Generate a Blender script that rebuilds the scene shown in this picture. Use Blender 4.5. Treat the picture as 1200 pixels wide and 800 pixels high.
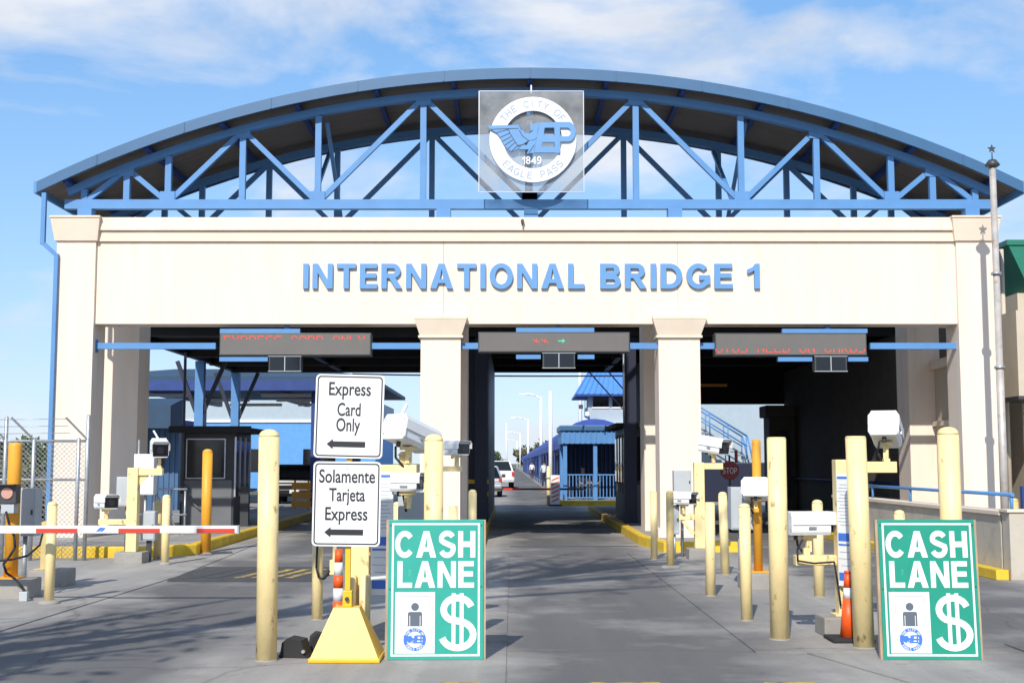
import bpy, bmesh, math, random
from mathutils import Vector, Matrix, Quaternion
random.seed(7)
S = bpy.context.scene
for o in list(bpy.data.objects): bpy.data.objects.remove(o)
COL = S.collection
R = math.radians

# ------------------------------------------------------------------ camera
cam_data = bpy.data.cameras.new('camera'); cam = bpy.data.objects.new('camera', cam_data); COL.objects.link(cam)
cam.location = (0, 0, 1.7); cam.rotation_euler = (R(90) + math.atan(143/1500), 0, 0)
cam_data.sensor_width = 36; cam_data.lens = 45.0; cam_data.clip_end = 20000; cam_data.clip_start = 0.1
S.camera = cam
S.render.resolution_x = 1024; S.render.resolution_y = 682

# ------------------------------------------------------------------ sky and sun
SUN_EL, SUN_AZ = 38.0, 13.0          # sun behind the camera, a little to the left
W = bpy.data.worlds.new('World'); S.world = W; W.use_nodes = True
nt = W.node_tree; nt.nodes.clear()
wo = nt.nodes.new('ShaderNodeOutputWorld'); bg = nt.nodes.new('ShaderNodeBackground')
sky = nt.nodes.new('ShaderNodeTexSky'); sky.sky_type = 'NISHITA'; sky.sun_disc = False
sky.sun_elevation = R(SUN_EL); sky.sun_rotation = R(180 + SUN_AZ); sky.air_density = 1.0; sky.dust_density = 0.25; sky.ozone_density = 3.0
tc = nt.nodes.new('ShaderNodeTexCoord'); sep = nt.nodes.new('ShaderNodeSeparateXYZ')
nt.links.new(tc.outputs['Generated'], sep.inputs[0])
def wmath(op, a, b=None):
    n = nt.nodes.new('ShaderNodeMath'); n.operation = op
    for i, v in enumerate((a, b)):
        if v is None: continue
        if isinstance(v, (int, float)): n.inputs[i].default_value = v
        else: nt.links.new(v, n.inputs[i])
    return n.outputs[0]
comb = nt.nodes.new('ShaderNodeMapping'); comb.inputs['Scale'].default_value = (1.0, 1.0, 2.3); comb.inputs['Location'].default_value = (15.4, 0.0, 0.0)
nt.links.new(tc.outputs['Generated'], comb.inputs[0])
ns = nt.nodes.new('ShaderNodeTexNoise'); ns.inputs['Scale'].default_value = 3.2; ns.inputs['Detail'].default_value = 9; ns.inputs['Roughness'].default_value = 0.55
ns.inputs['Distortion'].default_value = 0.25
nt.links.new(comb.outputs[0], ns.inputs['Vector'])
cr = nt.nodes.new('ShaderNodeValToRGB'); cr.color_ramp.elements[0].position = 0.50; cr.color_ramp.elements[1].position = 0.63
cr.color_ramp.elements[0].color = (0, 0, 0, 1); cr.color_ramp.elements[1].color = (0.85, 0.85, 0.85, 1)
nt.links.new(ns.outputs['Fac'], cr.inputs[0])
ns2 = nt.nodes.new('ShaderNodeTexNoise'); ns2.inputs['Scale'].default_value = 7; ns2.inputs['Detail'].default_value = 5
nt.links.new(comb.outputs[0], ns2.inputs['Vector'])
cc = nt.nodes.new('ShaderNodeValToRGB'); cc.color_ramp.elements[0].position = 0.35; cc.color_ramp.elements[1].position = 0.65
cc.color_ramp.elements[0].color = (6.0, 6.3, 6.8, 1); cc.color_ramp.elements[1].color = (7.9, 7.9, 8.0, 1)
nt.links.new(ns2.outputs['Fac'], cc.inputs[0])
mx = nt.nodes.new('ShaderNodeMix'); mx.data_type = 'RGBA'
nt.links.new(cr.outputs[0], mx.inputs[0]); hs = nt.nodes.new('ShaderNodeHueSaturation'); hs.inputs['Saturation'].default_value = 1.12; nt.links.new(sky.outputs[0], hs.inputs['Color']); hs.inputs['Value'].default_value = 2.35; tn = nt.nodes.new('ShaderNodeMix'); tn.data_type = 'RGBA'; tn.blend_type = 'MULTIPLY'; tn.inputs[0].default_value = 1.0; tn.inputs[7].default_value = (0.82, 1.0, 1.14, 1); nt.links.new(hs.outputs[0], tn.inputs[6]); 
sc1 = nt.nodes.new('ShaderNodeVectorMath'); sc1.operation = 'MULTIPLY_ADD'; sc1.inputs[1].default_value = (0.10, 0.085, 0.06); sc1.inputs[2].default_value = (1, 1, 1); nt.links.new(tn.outputs[2], sc1.inputs[0])
sc2 = nt.nodes.new('ShaderNodeVectorMath'); sc2.operation = 'DIVIDE'; nt.links.new(tn.outputs[2], sc2.inputs[0]); nt.links.new(sc1.outputs[0], sc2.inputs[1])
nt.links.new(sc2.outputs[0], mx.inputs[6]); nt.links.new(cc.outputs[0], mx.inputs[7])
nt.links.new(mx.outputs[2], bg.inputs[0]); bg.inputs[1].default_value = 0.115
nt.links.new(bg.outputs[0], wo.inputs[0])
sd = bpy.data.lights.new('sun', 'SUN'); sd.energy = 4.6; sd.angle = R(0.53); sd.color = (1.0, 0.955, 0.88)
sun = bpy.data.objects.new('sun', sd); COL.objects.link(sun); sun.location = (-5, -20, 25)
sdir = Vector((math.sin(R(SUN_AZ))*math.cos(R(SUN_EL)), math.cos(R(SUN_AZ))*math.cos(R(SUN_EL)), -math.sin(R(SUN_EL))))
sun.rotation_euler = sdir.to_track_quat('-Z', 'Y').to_euler()
S.view_settings.view_transform = 'Standard'; S.view_settings.look = 'None'; S.view_settings.gamma = 1.0
S.view_settings.use_curve_mapping = False; S.view_settings.exposure = 0.10

# ------------------------------------------------------------------ materials
MT = {}
def srgb(r, g, b):
    f = lambda c: (c/255/12.92) if c/255 <= 0.04045 else ((c/255+0.055)/1.055)**2.4
    return (f(r), f(g), f(b))
def mat(name, col, rough=0.6, metal=0.0, var=0.10, scale=3.0, bump=0.0, bscale=60.0, wear=None, wearpos=(0.62, 0.68), wscale=9.0, stretch=(1, 1, 1), emit=None, estr=0.0, spec=0.5):
    m = bpy.data.materials.new(name); m.use_nodes = True; n = m.node_tree; b = n.nodes['Principled BSDF']
    b.inputs['Roughness'].default_value = rough; b.inputs['Metallic'].default_value = metal; b.inputs['Specular IOR Level'].default_value = spec
    tcn = n.nodes.new('ShaderNodeTexCoord'); mp = n.nodes.new('ShaderNodeMapping'); mp.inputs['Scale'].default_value = stretch
    n.links.new(tcn.outputs['Object'], mp.inputs[0]); vec = mp.outputs[0]
    nz = n.nodes.new('ShaderNodeTexNoise'); nz.inputs['Scale'].default_value = scale; nz.inputs['Detail'].default_value = 6; nz.inputs['Roughness'].default_value = 0.6
    n.links.new(vec, nz.inputs['Vector'])
    rp = n.nodes.new('ShaderNodeValToRGB'); rp.color_ramp.elements[0].position = 0.3; rp.color_ramp.elements[1].position = 0.7
    rp.color_ramp.elements[0].color = tuple(c*(1-var) for c in col) + (1,); rp.color_ramp.elements[1].color = tuple(min(1, c*(1+var)) for c in col) + (1,)
    n.links.new(nz.outputs['Fac'], rp.inputs[0]); out = rp.outputs[0]
    if wear:
        wn = n.nodes.new('ShaderNodeTexNoise'); wn.inputs['Scale'].default_value = wscale; wn.inputs['Detail'].default_value = 7; wn.inputs['Roughness'].default_value = 0.65
        n.links.new(vec, wn.inputs['Vector'])
        wr = n.nodes.new('ShaderNodeValToRGB'); wr.color_ramp.elements[0].position, wr.color_ramp.elements[1].position = wearpos
        wr.color_ramp.elements[0].color = (0, 0, 0, 1)
        n.links.new(wn.outputs['Fac'], wr.inputs[0])
        mxx = n.nodes.new('ShaderNodeMix'); mxx.data_type = 'RGBA'; mxx.inputs[7].default_value = tuple(wear) + (1,)
        n.links.new(wr.outputs[0], mxx.inputs[0]); n.links.new(out, mxx.inputs[6]); out = mxx.outputs[2]
    n.links.new(out, b.inputs['Base Color'])
    if bump:
        bn = n.nodes.new('ShaderNodeTexNoise'); bn.inputs['Scale'].default_value = bscale; bn.inputs['Detail'].default_value = 4
        n.links.new(vec, bn.inputs['Vector']); bp = n.nodes.new('ShaderNodeBump'); bp.inputs['Strength'].default_value = bump; bp.inputs['Distance'].default_value = 0.02
        n.links.new(bn.outputs['Fac'], bp.inputs['Height']); n.links.new(bp.outputs[0], b.inputs['Normal'])
    if emit:
        b.inputs['Emission Color'].default_value = tuple(emit) + (1,); b.inputs['Emission Strength'].default_value = estr
    MT[name] = m; return m

def paving(name, col, stain, joint_dark=0.6, stretch=(1, 0.35, 1), amount=0.6, crack=0.0, rough=0.85, fine=0.16, lanes=False):
    m = bpy.data.materials.new(name); m.use_nodes = True; n = m.node_tree; b = n.nodes['Principled BSDF']; b.inputs['Roughness'].default_value = rough
    tcn = n.nodes.new('ShaderNodeTexCoord'); mp = n.nodes.new('ShaderNodeMapping'); mp.inputs['Scale'].default_value = stretch
    n.links.new(tcn.outputs['Object'], mp.inputs[0])
    def noise(sc, det, vec):
        z = n.nodes.new('ShaderNodeTexNoise'); z.inputs['Scale'].default_value = sc; z.inputs['Detail'].default_value = det; z.inputs['Roughness'].default_value = 0.62
        n.links.new(vec, z.inputs['Vector']); return z.outputs['Fac']
    def ramp(src, p0, p1, c0, c1):
        r = n.nodes.new('ShaderNodeValToRGB'); r.color_ramp.elements[0].position = p0; r.color_ramp.elements[1].position = p1
        r.color_ramp.elements[0].color = tuple(c0)+(1,); r.color_ramp.elements[1].color = tuple(c1)+(1,); n.links.new(src, r.inputs[0]); return r.outputs[0]
    def mix(f, a, c, mode='MIX'):
        q = n.nodes.new('ShaderNodeMix'); q.data_type = 'RGBA'; q.blend_type = mode
        if isinstance(f, float): q.inputs[0].default_value = f
        else: n.links.new(f, q.inputs[0])
        for i, v in ((6, a), (7, c)):
            if isinstance(v, tuple): q.inputs[i].default_value = v + (1,)
            else: n.links.new(v, q.inputs[i])
        return q.outputs[2]
    base = ramp(noise(1.1, 5, mp.outputs[0]), 0.3, 0.7, tuple(c*0.86 for c in col), tuple(c*1.12 for c in col))
    if lanes:      # darker, tyre-worn asphalt along the three lanes, ragged at its edges
        sx = n.nodes.new('ShaderNodeSeparateXYZ'); n.links.new(tcn.outputs['Object'], sx.inputs[0])
        def mt(op, p, q=0.0, clamp=False):
            k = n.nodes.new('ShaderNodeMath'); k.operation = op; k.use_clamp = clamp
            for i, v in ((0, p), (1, q)):
                if isinstance(v, float): k.inputs[i].default_value = v
                else: n.links.new(v, k.inputs[i])
            return k.outputs[0]
        wob = mt('MULTIPLY', mt('SUBTRACT', noise(0.5, 8, tcn.outputs['Object']), 0.5), 2.2); xx = mt('ADD', sx.outputs['X'], wob); msk = None
        for c_, hw in ((-3.85, 1.15), (1.15, 1.25), (5.75, 1.35)):
            d = mt('ABSOLUTE', mt('SUBTRACT', xx, c_)); mm = mt('SUBTRACT', 1.0, mt('DIVIDE', mt('SUBTRACT', d, hw-0.35), 0.7), True); mm = mt('MINIMUM', mt('MAXIMUM', mm, 0.0), 1.0)
            msk = mm if msk is None else mt('MAXIMUM', msk, mm)
        base = mix(mt('MULTIPLY', msk, 0.95), base, (0.098, 0.095, 0.093))
    grain = ramp(noise(140, 3, tcn.outputs['Object']), 0.3, 0.7, (1-fine,)*3, (1+fine,)*3)
    out = mix(1.0, base, grain, 'MULTIPLY')
    st = ramp(noise(0.55, 8, mp.outputs[0]), 0.46, 0.68, (0, 0, 0), (amount,)*3)
    out = mix(st, out, tuple(stain))
    sp = ramp(noise(3.4, 8, tcn.outputs['Object']), 0.6, 0.72, (0, 0, 0), (amount*0.8,)*3)
    out = mix(sp, out, tuple(c*0.75 for c in stain))
    sm = n.nodes.new('ShaderNodeMapping'); sm.inputs['Scale'].default_value = (1.5, 0.05, 1); n.links.new(tcn.outputs['Object'], sm.inputs[0])
    sk = ramp(noise(1.0, 6, sm.outputs[0]), 0.42, 0.66, (0, 0, 0), (amount*0.75,)*3); out = mix(sk, out, tuple(c*1.05 for c in stain))
    lt = ramp(noise(0.42, 9, tcn.outputs['Object']), 0.52, 0.70, (0, 0, 0), (0.45,)*3); out = mix(lt, out, tuple(c*1.35 for c in col))
    dr = ramp(noise(9.0, 3, tcn.outputs['Object']), 0.70, 0.75, (0, 0, 0), (amount*0.9,)*3); out = mix(dr, out, tuple(c*0.5 for c in stain))
    if crack:
        v = n.nodes.new('ShaderNodeTexVoronoi'); v.feature = 'DISTANCE_TO_EDGE'; v.inputs['Scale'].default_value = 0.22
        wv = n.nodes.new('ShaderNodeTexNoise'); wv.inputs['Scale'].default_value = 1.3; wv.inputs['Detail'].default_value = 5
        n.links.new(tcn.outputs['Object'], wv.inputs['Vector'])
        ad = n.nodes.new('ShaderNodeMix'); ad.data_type = 'VECTOR'; ad.inputs[0].default_value = 0.35
        n.links.new(tcn.outputs['Object'], ad.inputs[4]); n.links.new(wv.outputs['Color'], ad.inputs[5]); n.links.new(ad.outputs[1], v.inputs['Vector'])
        cf = ramp(v.outputs['Distance'], 0.0, 0.004, (crack,)*3, (0, 0, 0)); out = mix(cf, out, (0.03, 0.03, 0.03))
    n.links.new(out, b.inputs['Base Color'])
    bp = n.nodes.new('ShaderNodeBump'); bp.inputs['Strength'].default_value = 0.35; bp.inputs['Distance'].default_value = 0.01
    n.links.new(noise(90, 4, tcn.outputs['Object']), bp.inputs['Height']); n.links.new(bp.outputs[0], b.inputs['Normal'])
    MT[name] = m; return m

paving('road', (0.36, 0.335, 0.302), (0.150, 0.143, 0.135), amount=0.65, crack=0.35, lanes=True, fine=0.24)
MT['concrete_apron'] = MT['road']
paving('concrete', (0.33, 0.31, 0.28), (0.19, 0.17, 0.15), stretch=(1, 1, 1), amount=0.6)
paving('terrain', (0.16, 0.14, 0.09), (0.08, 0.09, 0.04), stretch=(1, 1, 1), amount=0.8)
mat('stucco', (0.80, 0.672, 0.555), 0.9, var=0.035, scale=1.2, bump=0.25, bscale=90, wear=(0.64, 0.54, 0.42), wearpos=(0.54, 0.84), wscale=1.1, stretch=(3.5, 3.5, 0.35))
mat('stucco_trim', (0.75, 0.63, 0.50), 0.9, var=0.05, scale=1.5, bump=0.25, bscale=90, wear=(0.50, 0.42, 0.32), wearpos=(0.66, 0.9), wscale=2.5)
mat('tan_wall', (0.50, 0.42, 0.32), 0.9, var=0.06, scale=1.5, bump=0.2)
mat('ramp_concrete', (0.50, 0.45, 0.37), 0.9, var=0.10, scale=1.5, bump=0.3, wear=(0.33, 0.29, 0.24), wearpos=(0.5, 0.75), wscale=1.8)
mat('blue_steel', (0.085, 0.235, 0.49), 0.5, var=0.07, scale=2.0, wear=(0.10, 0.22, 0.42), wearpos=(0.62, 0.8), wscale=6)
mat('roof_blue', (0.045, 0.125, 0.245), 0.4, var=0.05, scale=2.0)
mat('roof_under', (0.17, 0.15, 0.13), 0.6, var=0.14, scale=1.2, stretch=(1, 6, 1))
mat('dark_blue', (0.015, 0.045, 0.19), 0.5, var=0.15)
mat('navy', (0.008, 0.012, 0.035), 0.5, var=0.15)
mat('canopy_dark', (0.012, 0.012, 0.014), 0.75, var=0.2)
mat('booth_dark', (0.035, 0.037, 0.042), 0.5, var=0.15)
mat('booth_panel', (0.13, 0.135, 0.145), 0.45, var=0.12, scale=2)
mat('letter_blue', (0.12, 0.285, 0.54), 0.4, var=0.04)
mat('letter_edge', (0.06, 0.10, 0.16), 0.5, var=0.05)
mat('emblem_white', (0.76, 0.76, 0.78), 0.4, var=0.03)
mat('emblem_grey', (0.33, 0.39, 0.48), 0.5, var=0.03)
mat('emblem_line', (0.02, 0.035, 0.07), 0.5)
mat('cream', (0.84, 0.665, 0.33), 0.5, var=0.10, scale=5, bump=0.12, bscale=25, wear=(0.34, 0.22, 0.09), wearpos=(0.60, 0.68), wscale=9, stretch=(1, 1, 0.5))
mat('cream_dirty', (0.60, 0.46, 0.20), 0.6, var=0.14, scale=6, bump=0.12, bscale=25, wear=(0.20, 0.15, 0.09), wearpos=(0.55, 0.66), wscale=8, stretch=(1, 1, 0.4))
mat('orange_yellow', (0.80, 0.36, 0.03), 0.5, var=0.08, scale=5, wear=(0.42, 0.16, 0.03), wearpos=(0.66, 0.74), wscale=8)
mat('kerb_yellow', (0.72, 0.47, 0.03), 0.7, var=0.14, scale=4, bump=0.2, wear=(0.36, 0.29, 0.17), wearpos=(0.60, 0.68), wscale=5)
mat('plastic_yellow', (0.80, 0.46, 0.02), 0.4, var=0.05, scale=5, wear=(0.50, 0.33, 0.06), wearpos=(0.66, 0.74), wscale=9)
mat('paint_white', (0.80, 0.80, 0.79), 0.4, var=0.03, scale=4)
mat('housing_white', (0.78, 0.78, 0.77), 0.35, var=0.03, scale=8, wear=(0.55, 0.53, 0.5), wearpos=(0.66, 0.85), wscale=12)
mat('sign_white', (0.78, 0.78, 0.78), 0.35, var=0.02, scale=3)
mat('ink', (0.02, 0.02, 0.022), 0.5)
mat('sign_green', (0.025, 0.33, 0.255), 0.40, var=0.04, scale=5, wear=(0.10, 0.46, 0.38), wearpos=(0.64, 0.78), wscale=12)
mat('sign_green_dark', (0.012, 0.27, 0.18), 0.40, var=0.04, scale=5, wear=(0.08, 0.42, 0.33), wearpos=(0.64, 0.78), wscale=12)
mat('icon_grey', (0.10, 0.12, 0.15), 0.5, var=0.04)
mat('seal_blue', (0.05, 0.17, 0.62), 0.5, var=0.05)
mat('wood', (0.42, 0.30, 0.20), 0.75, var=0.25, scale=4, stretch=(8, 8, 1))
mat('aluminium', (0.55, 0.56, 0.58), 0.35, metal=0.8, var=0.06)
mat('galvanised', (0.42, 0.44, 0.46), 0.45, metal=0.6, var=0.15, scale=12)
mat('rust_pipe', (0.50, 0.46, 0.42), 0.55, metal=0.3, var=0.18, scale=5, wear=(0.30, 0.19, 0.11), wearpos=(0.56, 0.72), wscale=3)
mat('grey_box', (0.42, 0.45, 0.47), 0.5, var=0.06, scale=4)
mat('dark_metal', (0.05, 0.052, 0.055), 0.45, var=0.12)
mat('rubber', (0.018, 0.018, 0.019), 0.8, var=0.2, bump=0.2)
mat('glass_dark', (0.006, 0.007, 0.009), 0.08, spec=0.6)
mat('lens', (0.02, 0.02, 0.03), 0.1)
mat('signal_lens', (0.55, 0.30, 0.24), 0.3, var=0.08, scale=30)
mat('red_paint', (0.66, 0.045, 0.02), 0.45, var=0.05)
mat('cone_orange', (0.85, 0.10, 0.01), 0.45, var=0.06)
mat('led_face', (0.13, 0.12, 0.11), 0.6, var=0.05)
mat('led_red', (0.5, 0.03, 0.02), 0.5, emit=(1.0, 0.10, 0.05), estr=0.6)
mat('led_green', (0.02, 0.4, 0.2), 0.5, emit=(0.05, 0.9, 0.45), estr=0.7)
mat('barrier_orange', (0.62, 0.27, 0.03), 0.6, var=0.1)
mat('awning_blue', (0.03, 0.075, 0.36), 0.6, var=0.12)
mat('tower_roof', (0.06, 0.22, 0.60), 0.4, var=0.06)
mat('pale_wall', (0.36, 0.43, 0.48), 0.7, var=0.05)
mat('blue_wall', (0.10, 0.30, 0.62), 0.6, var=0.08)
mat('teal_wall', (0.015, 0.05, 0.10), 0.6, var=0.1)
mat('rib_blue', (0.05, 0.12, 0.24), 0.5, var=0.1)
mat('lamp_white', (0.62, 0.62, 0.60), 0.5, var=0.05)
mat('green_roof', (0.015, 0.17, 0.11), 0.45, var=0.06)
mat('beige_siding', (0.52, 0.45, 0.35), 0.7, var=0.05)
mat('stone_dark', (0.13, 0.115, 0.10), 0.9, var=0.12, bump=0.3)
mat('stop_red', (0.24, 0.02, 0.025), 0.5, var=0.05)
mat('car_white', (0.74, 0.74, 0.74), 0.25, var=0.01)
mat('car_silver', (0.42, 0.43, 0.45), 0.28, metal=0.5, var=0.02)
mat('car_black', (0.012, 0.012, 0.014), 0.25, var=0.02)
mat('tail_red', (0.55, 0.03, 0.02), 0.25)
mat('skin_tone', (0.34, 0.19, 0.12), 0.6)
mat('shirt_pale', (0.52, 0.60, 0.72), 0.8, var=0.08, scale=20)
mat('shirt_white', (0.72, 0.73, 0.75), 0.8, var=0.06, scale=20)
mat('cloth_dark', (0.025, 0.027, 0.035), 0.85, var=0.2, scale=20)
mat('hair', (0.012, 0.01, 0.009), 0.7)
mat('bark', (0.13, 0.10, 0.075), 0.9, var=0.25, bump=0.4)
mat('leaf', (0.065, 0.095, 0.035), 0.6, var=0.35, scale=1.5)
mat('leaf_dry', (0.13, 0.125, 0.06), 0.6, var=0.3, scale=1.5)
mat('paint_line', (0.60, 0.40, 0.05), 0.7, var=0.2, scale=6, wear=(0.12, 0.11, 0.10), wearpos=(0.40, 0.56), wscale=7)
mat('hump_dark', (0.055, 0.055, 0.057), 0.85, var=0.2, scale=5)
# clear acrylic sheet of the emblem
m = bpy.data.materials.new('acrylic'); m.use_nodes = True; n = m.node_tree; n.nodes.clear()
o_ = n.nodes.new('ShaderNodeOutputMaterial'); tr = n.nodes.new('ShaderNodeBsdfTransparent'); df = n.nodes.new('ShaderNodeBsdfDiffuse'); gl = n.nodes.new('ShaderNodeBsdfGlossy')
tr.inputs[0].default_value = (0.9, 0.92, 0.93, 1); df.inputs[0].default_value = (0.55, 0.55, 0.54, 1); gl.inputs[1].default_value = 0.12
m1 = n.nodes.new('ShaderNodeMixShader'); m2 = n.nodes.new('ShaderNodeMixShader'); m2.inputs[0].default_value = 0.06
tx = n.nodes.new('ShaderNodeTexCoord'); nn = n.nodes.new('ShaderNodeTexNoise'); nn.inputs['Scale'].default_value = 2.2; nn.inputs['Detail'].default_value = 9
rr = n.nodes.new('ShaderNodeValToRGB'); rr.color_ramp.elements[0].position = 0.35; rr.color_ramp.elements[0].color = (0.15,)*3+(1,); rr.color_ramp.elements[1].position = 0.8; rr.color_ramp.elements[1].color = (0.42,)*3+(1,)
n.links.new(tx.outputs['Object'], nn.inputs['Vector']); n.links.new(nn.outputs['Fac'], rr.inputs[0]); n.links.new(rr.outputs[0], m1.inputs[0])
n.links.new(tr.outputs[0], m1.inputs[1]); n.links.new(df.outputs[0], m1.inputs[2]); n.links.new(m1.outputs[0], m2.inputs[1]); n.links.new(gl.outputs[0], m2.inputs[2]); n.links.new(m2.outputs[0], o_.inputs[0])
MT['acrylic'] = m

# ------------------------------------------------------------------ mesh helpers
class MB:
    def __init__(self): self.bm = bmesh.new()
    def box(self, x0, x1, y0, y1, z0, z1, bev=0.0):
        b2 = bmesh.new() if bev else self.bm
        vs = [b2.verts.new((x, y, z)) for x in (x0, x1) for y in (y0, y1) for z in (z0, z1)]
        for f in ((0,1,3,2), (4,6,7,5), (0,4,5,1), (2,3,7,6), (0,2,6,4), (1,5,7,3)): b2.faces.new([vs[i] for i in f])
        if bev:
            bmesh.ops.bevel(b2, geom=list(b2.edges), offset=bev, segments=2, affect='EDGES', profile=0.6)
            self.join(b2)
        return self
    def join(self, b2, M=None):
        b2.verts.index_update(); mp = [self.bm.verts.new(M @ v.co if M else v.co) for v in b2.verts]
        for f in b2.faces:
            try:
                g = self.bm.faces.new([mp[v.index] for v in f.verts]); g.smooth = f.smooth
            except ValueError: pass
        b2.free(); return self
    def tube(self, p0, p1, r0, r1=None, n=12, caps=True):
        p0, p1 = Vector(p0), Vector(p1); r1 = r0 if r1 is None else r1
        d = (p1-p0).normalized(); a = d.orthogonal().normalized(); c = d.cross(a)
        A = [self.bm.verts.new(p0 + (a*math.cos(t)+c*math.sin(t))*r0) for t in [2*math.pi*i/n for i in range(n)]]
        Bv = [self.bm.verts.new(p1 + (a*math.cos(t)+c*math.sin(t))*r1) for t in [2*math.pi*i/n for i in range(n)]]
        for i in range(n):
            f = self.bm.faces.new((A[i], A[(i+1) % n], Bv[(i+1) % n], Bv[i])); f.smooth = True
        if caps: self.bm.faces.new(A[::-1]); self.bm.faces.new(Bv)
        return self
    def path(self, pts, r, n=8):
        for a, b in zip(pts[:-1], pts[1:]): self.tube(a, b, r, r, n)
        return self
    def beam(self, p0, p1, w, h, up=(0, 1, 0)):
        p0, p1, up = Vector(p0), Vector(p1), Vector(up); d = (p1-p0).normalized(); s = d.cross(up)
        if s.length < 1e-4: s = d.orthogonal()
        s.normalize(); u = s.cross(d).normalized()
        q = [[self.bm.verts.new(p + s*(i*w/2) + u*(j*h/2)) for i, j in ((-1,-1), (1,-1), (1,1), (-1,1))] for p in (p0, p1)]
        for i in range(4): self.bm.faces.new((q[0][i], q[0][(i+1) % 4], q[1][(i+1) % 4], q[1][i]))
        self.bm.faces.new(q[0][::-1]); self.bm.faces.new(q[1]); return self
    def lathe(self, prof, n=20, c=(0, 0, 0)):
        rings = []
        for r, z in prof:
            if r < 1e-5: rings.append([self.bm.verts.new((c[0], c[1], c[2]+z))])
            else: rings.append([self.bm.verts.new((c[0]+r*math.cos(2*math.pi*i/n), c[1]+r*math.sin(2*math.pi*i/n), c[2]+z)) for i in range(n)])
        for a, b in zip(rings[:-1], rings[1:]):
            for i in range(n):
                j = (i+1) % n
                q = ([a[0], b[j], b[i]] if len(a) == 1 else [a[i], a[j], b[0]] if len(b) == 1 else [a[i], a[j], b[j], b[i]])
                f = self.bm.faces.new(q); f.smooth = True
        if len(rings[0]) > 1: self.bm.faces.new(rings[0][::-1])
        if len(rings[-1]) > 1: self.bm.faces.new(rings[-1])
        return self
    def loft(self, A, B_):
        a = [self.bm.verts.new(p) for p in A]; b = [self.bm.verts.new(p) for p in B_]; n = len(a)
        for i in range(n): self.bm.faces.new((a[i], a[(i+1) % n], b[(i+1) % n], b[i]))
        self.bm.faces.new(a[::-1]); self.bm.faces.new(b); return self
    def poly(self, pts): self.bm.faces.new([self.bm.verts.new(p) for p in pts]); return self
    def mesh(self, name):
        bmesh.ops.recalc_face_normals(self.bm, faces=list(self.bm.faces))
        me = bpy.data.meshes.new(name); self.bm.to_mesh(me); self.bm.free(); return me

class T:
    """a thing: an Empty at its base that parents its parts (parts are modelled in the thing's own space)"""
    def __init__(self, name, label, cat, loc=(0, 0, 0), rz=0.0, group=None):
        o = bpy.data.objects.new(name, None); COL.objects.link(o); o.empty_display_size = 0.2
        o.location = loc; o.rotation_euler = (0, 0, rz); o['label'] = label; o['category'] = cat
        if group: o['group'] = group
        self.o = o; self.inv = (Matrix.Translation(Vector(loc)) @ Matrix.Rotation(rz, 4, 'Z')).inverted()
    def add(self, name, b, m, parent=None, world=False, label=None):
        me = b if isinstance(b, bpy.types.Mesh) else b.mesh(name)
        if world: me.transform(self.inv)
        if not me.materials: me.materials.append(MT[m])
        o = bpy.data.objects.new(name, me); COL.objects.link(o); o.parent = parent or self.o
        if label: o['label'] = label
        return o
    def addw(self, name, b, m, parent=None, label=None): return self.add(name, b, m, parent, True, label)
def single(name, b, m, label, cat, group=None):
    me = b if isinstance(b, bpy.types.Mesh) else b.mesh(name)
    me.materials.append(MT[m]); o = bpy.data.objects.new(name, me); COL.objects.link(o); o['label'] = label; o['category'] = cat
    if group: o['group'] = group
    return o
def struct(name, b, m, kind='structure', parent=None):
    me = b.mesh(name); me.materials.append(MT[m]); o = bpy.data.objects.new(name, me); COL.objects.link(o)
    if parent: o.parent = parent
    else: o['kind'] = kind
    return o
def BX(*a, **k): return MB().box(*a, **k)

FRONT = Matrix.Rotation(R(90), 4, 'X')      # drawing plane (x right, y up) -> upright, facing -Y
def _eval(ob):
    COL.objects.link(ob); bpy.context.view_layer.update()
    me = bpy.data.meshes.new_from_object(ob.evaluated_get(bpy.context.evaluated_depsgraph_get()))
    d = ob.data; bpy.data.objects.remove(ob)
    (bpy.data.curves.remove(d) if isinstance(d, bpy.types.Curve) else None)
    me.materials.clear(); return me
_tc = {}
def text_mesh(s, depth=0.0, bold=0.0):
    k = (s, round(depth, 4), bold)
    if k not in _tc:
        c = bpy.data.curves.new('t', 'FONT'); c.body = s; c.size = 1; c.extrude = depth/2; c.offset = bold; c.resolution_u = 6
        _tc[k] = _eval(bpy.data.objects.new('t', c))
    return _tc[k].copy()
def bounds(me):
    xs = [v.co.x for v in me.vertices]; ys = [v.co.y for v in me.vertices]; return min(xs), max(xs), min(ys), max(ys)
CAPH = None
def text_fit(s, x0, x1, z0, h, y, depth=0.004, bold=0.012):
    """text mesh whose ink spans x0..x1, baseline z0, capital height h, back on the plane y, facing -Y"""
    global CAPH
    if CAPH is None: b_ = bounds(text_mesh('H')); CAPH = b_[3]
    me = text_mesh(s, 1.0, bold); a, b_, c, d = bounds(me)
    sx = (x1-x0)/(b_-a); sy = h/CAPH
    me.transform(Matrix.Translation((x0, y-depth/2, z0)) @ FRONT @ Matrix.Diagonal((sx, sy, depth, 1)) @ Matrix.Translation((-a, 0, 0)))
    return me
def shape(loops, depth):
    c = bpy.data.curves.new('s', 'CURVE'); c.dimensions = '2D'; c.fill_mode = 'BOTH'; c.extrude = depth/2
    for lp in loops:
        sp = c.splines.new('POLY'); sp.points.add(len(lp)-1); sp.use_cyclic_u = True
        for p, q in zip(sp.points, lp): p.co = (q[0], q[1], 0, 1)
    return _eval(bpy.data.objects.new('s', c))
def shape_at(loops, x, y, z, depth=0.004, sc=1.0):
    me = shape(loops, depth); me.transform(Matrix.Translation((x, y-depth/2, z)) @ FRONT @ Matrix.Diagonal((sc, sc, 1, 1))); return me
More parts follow.
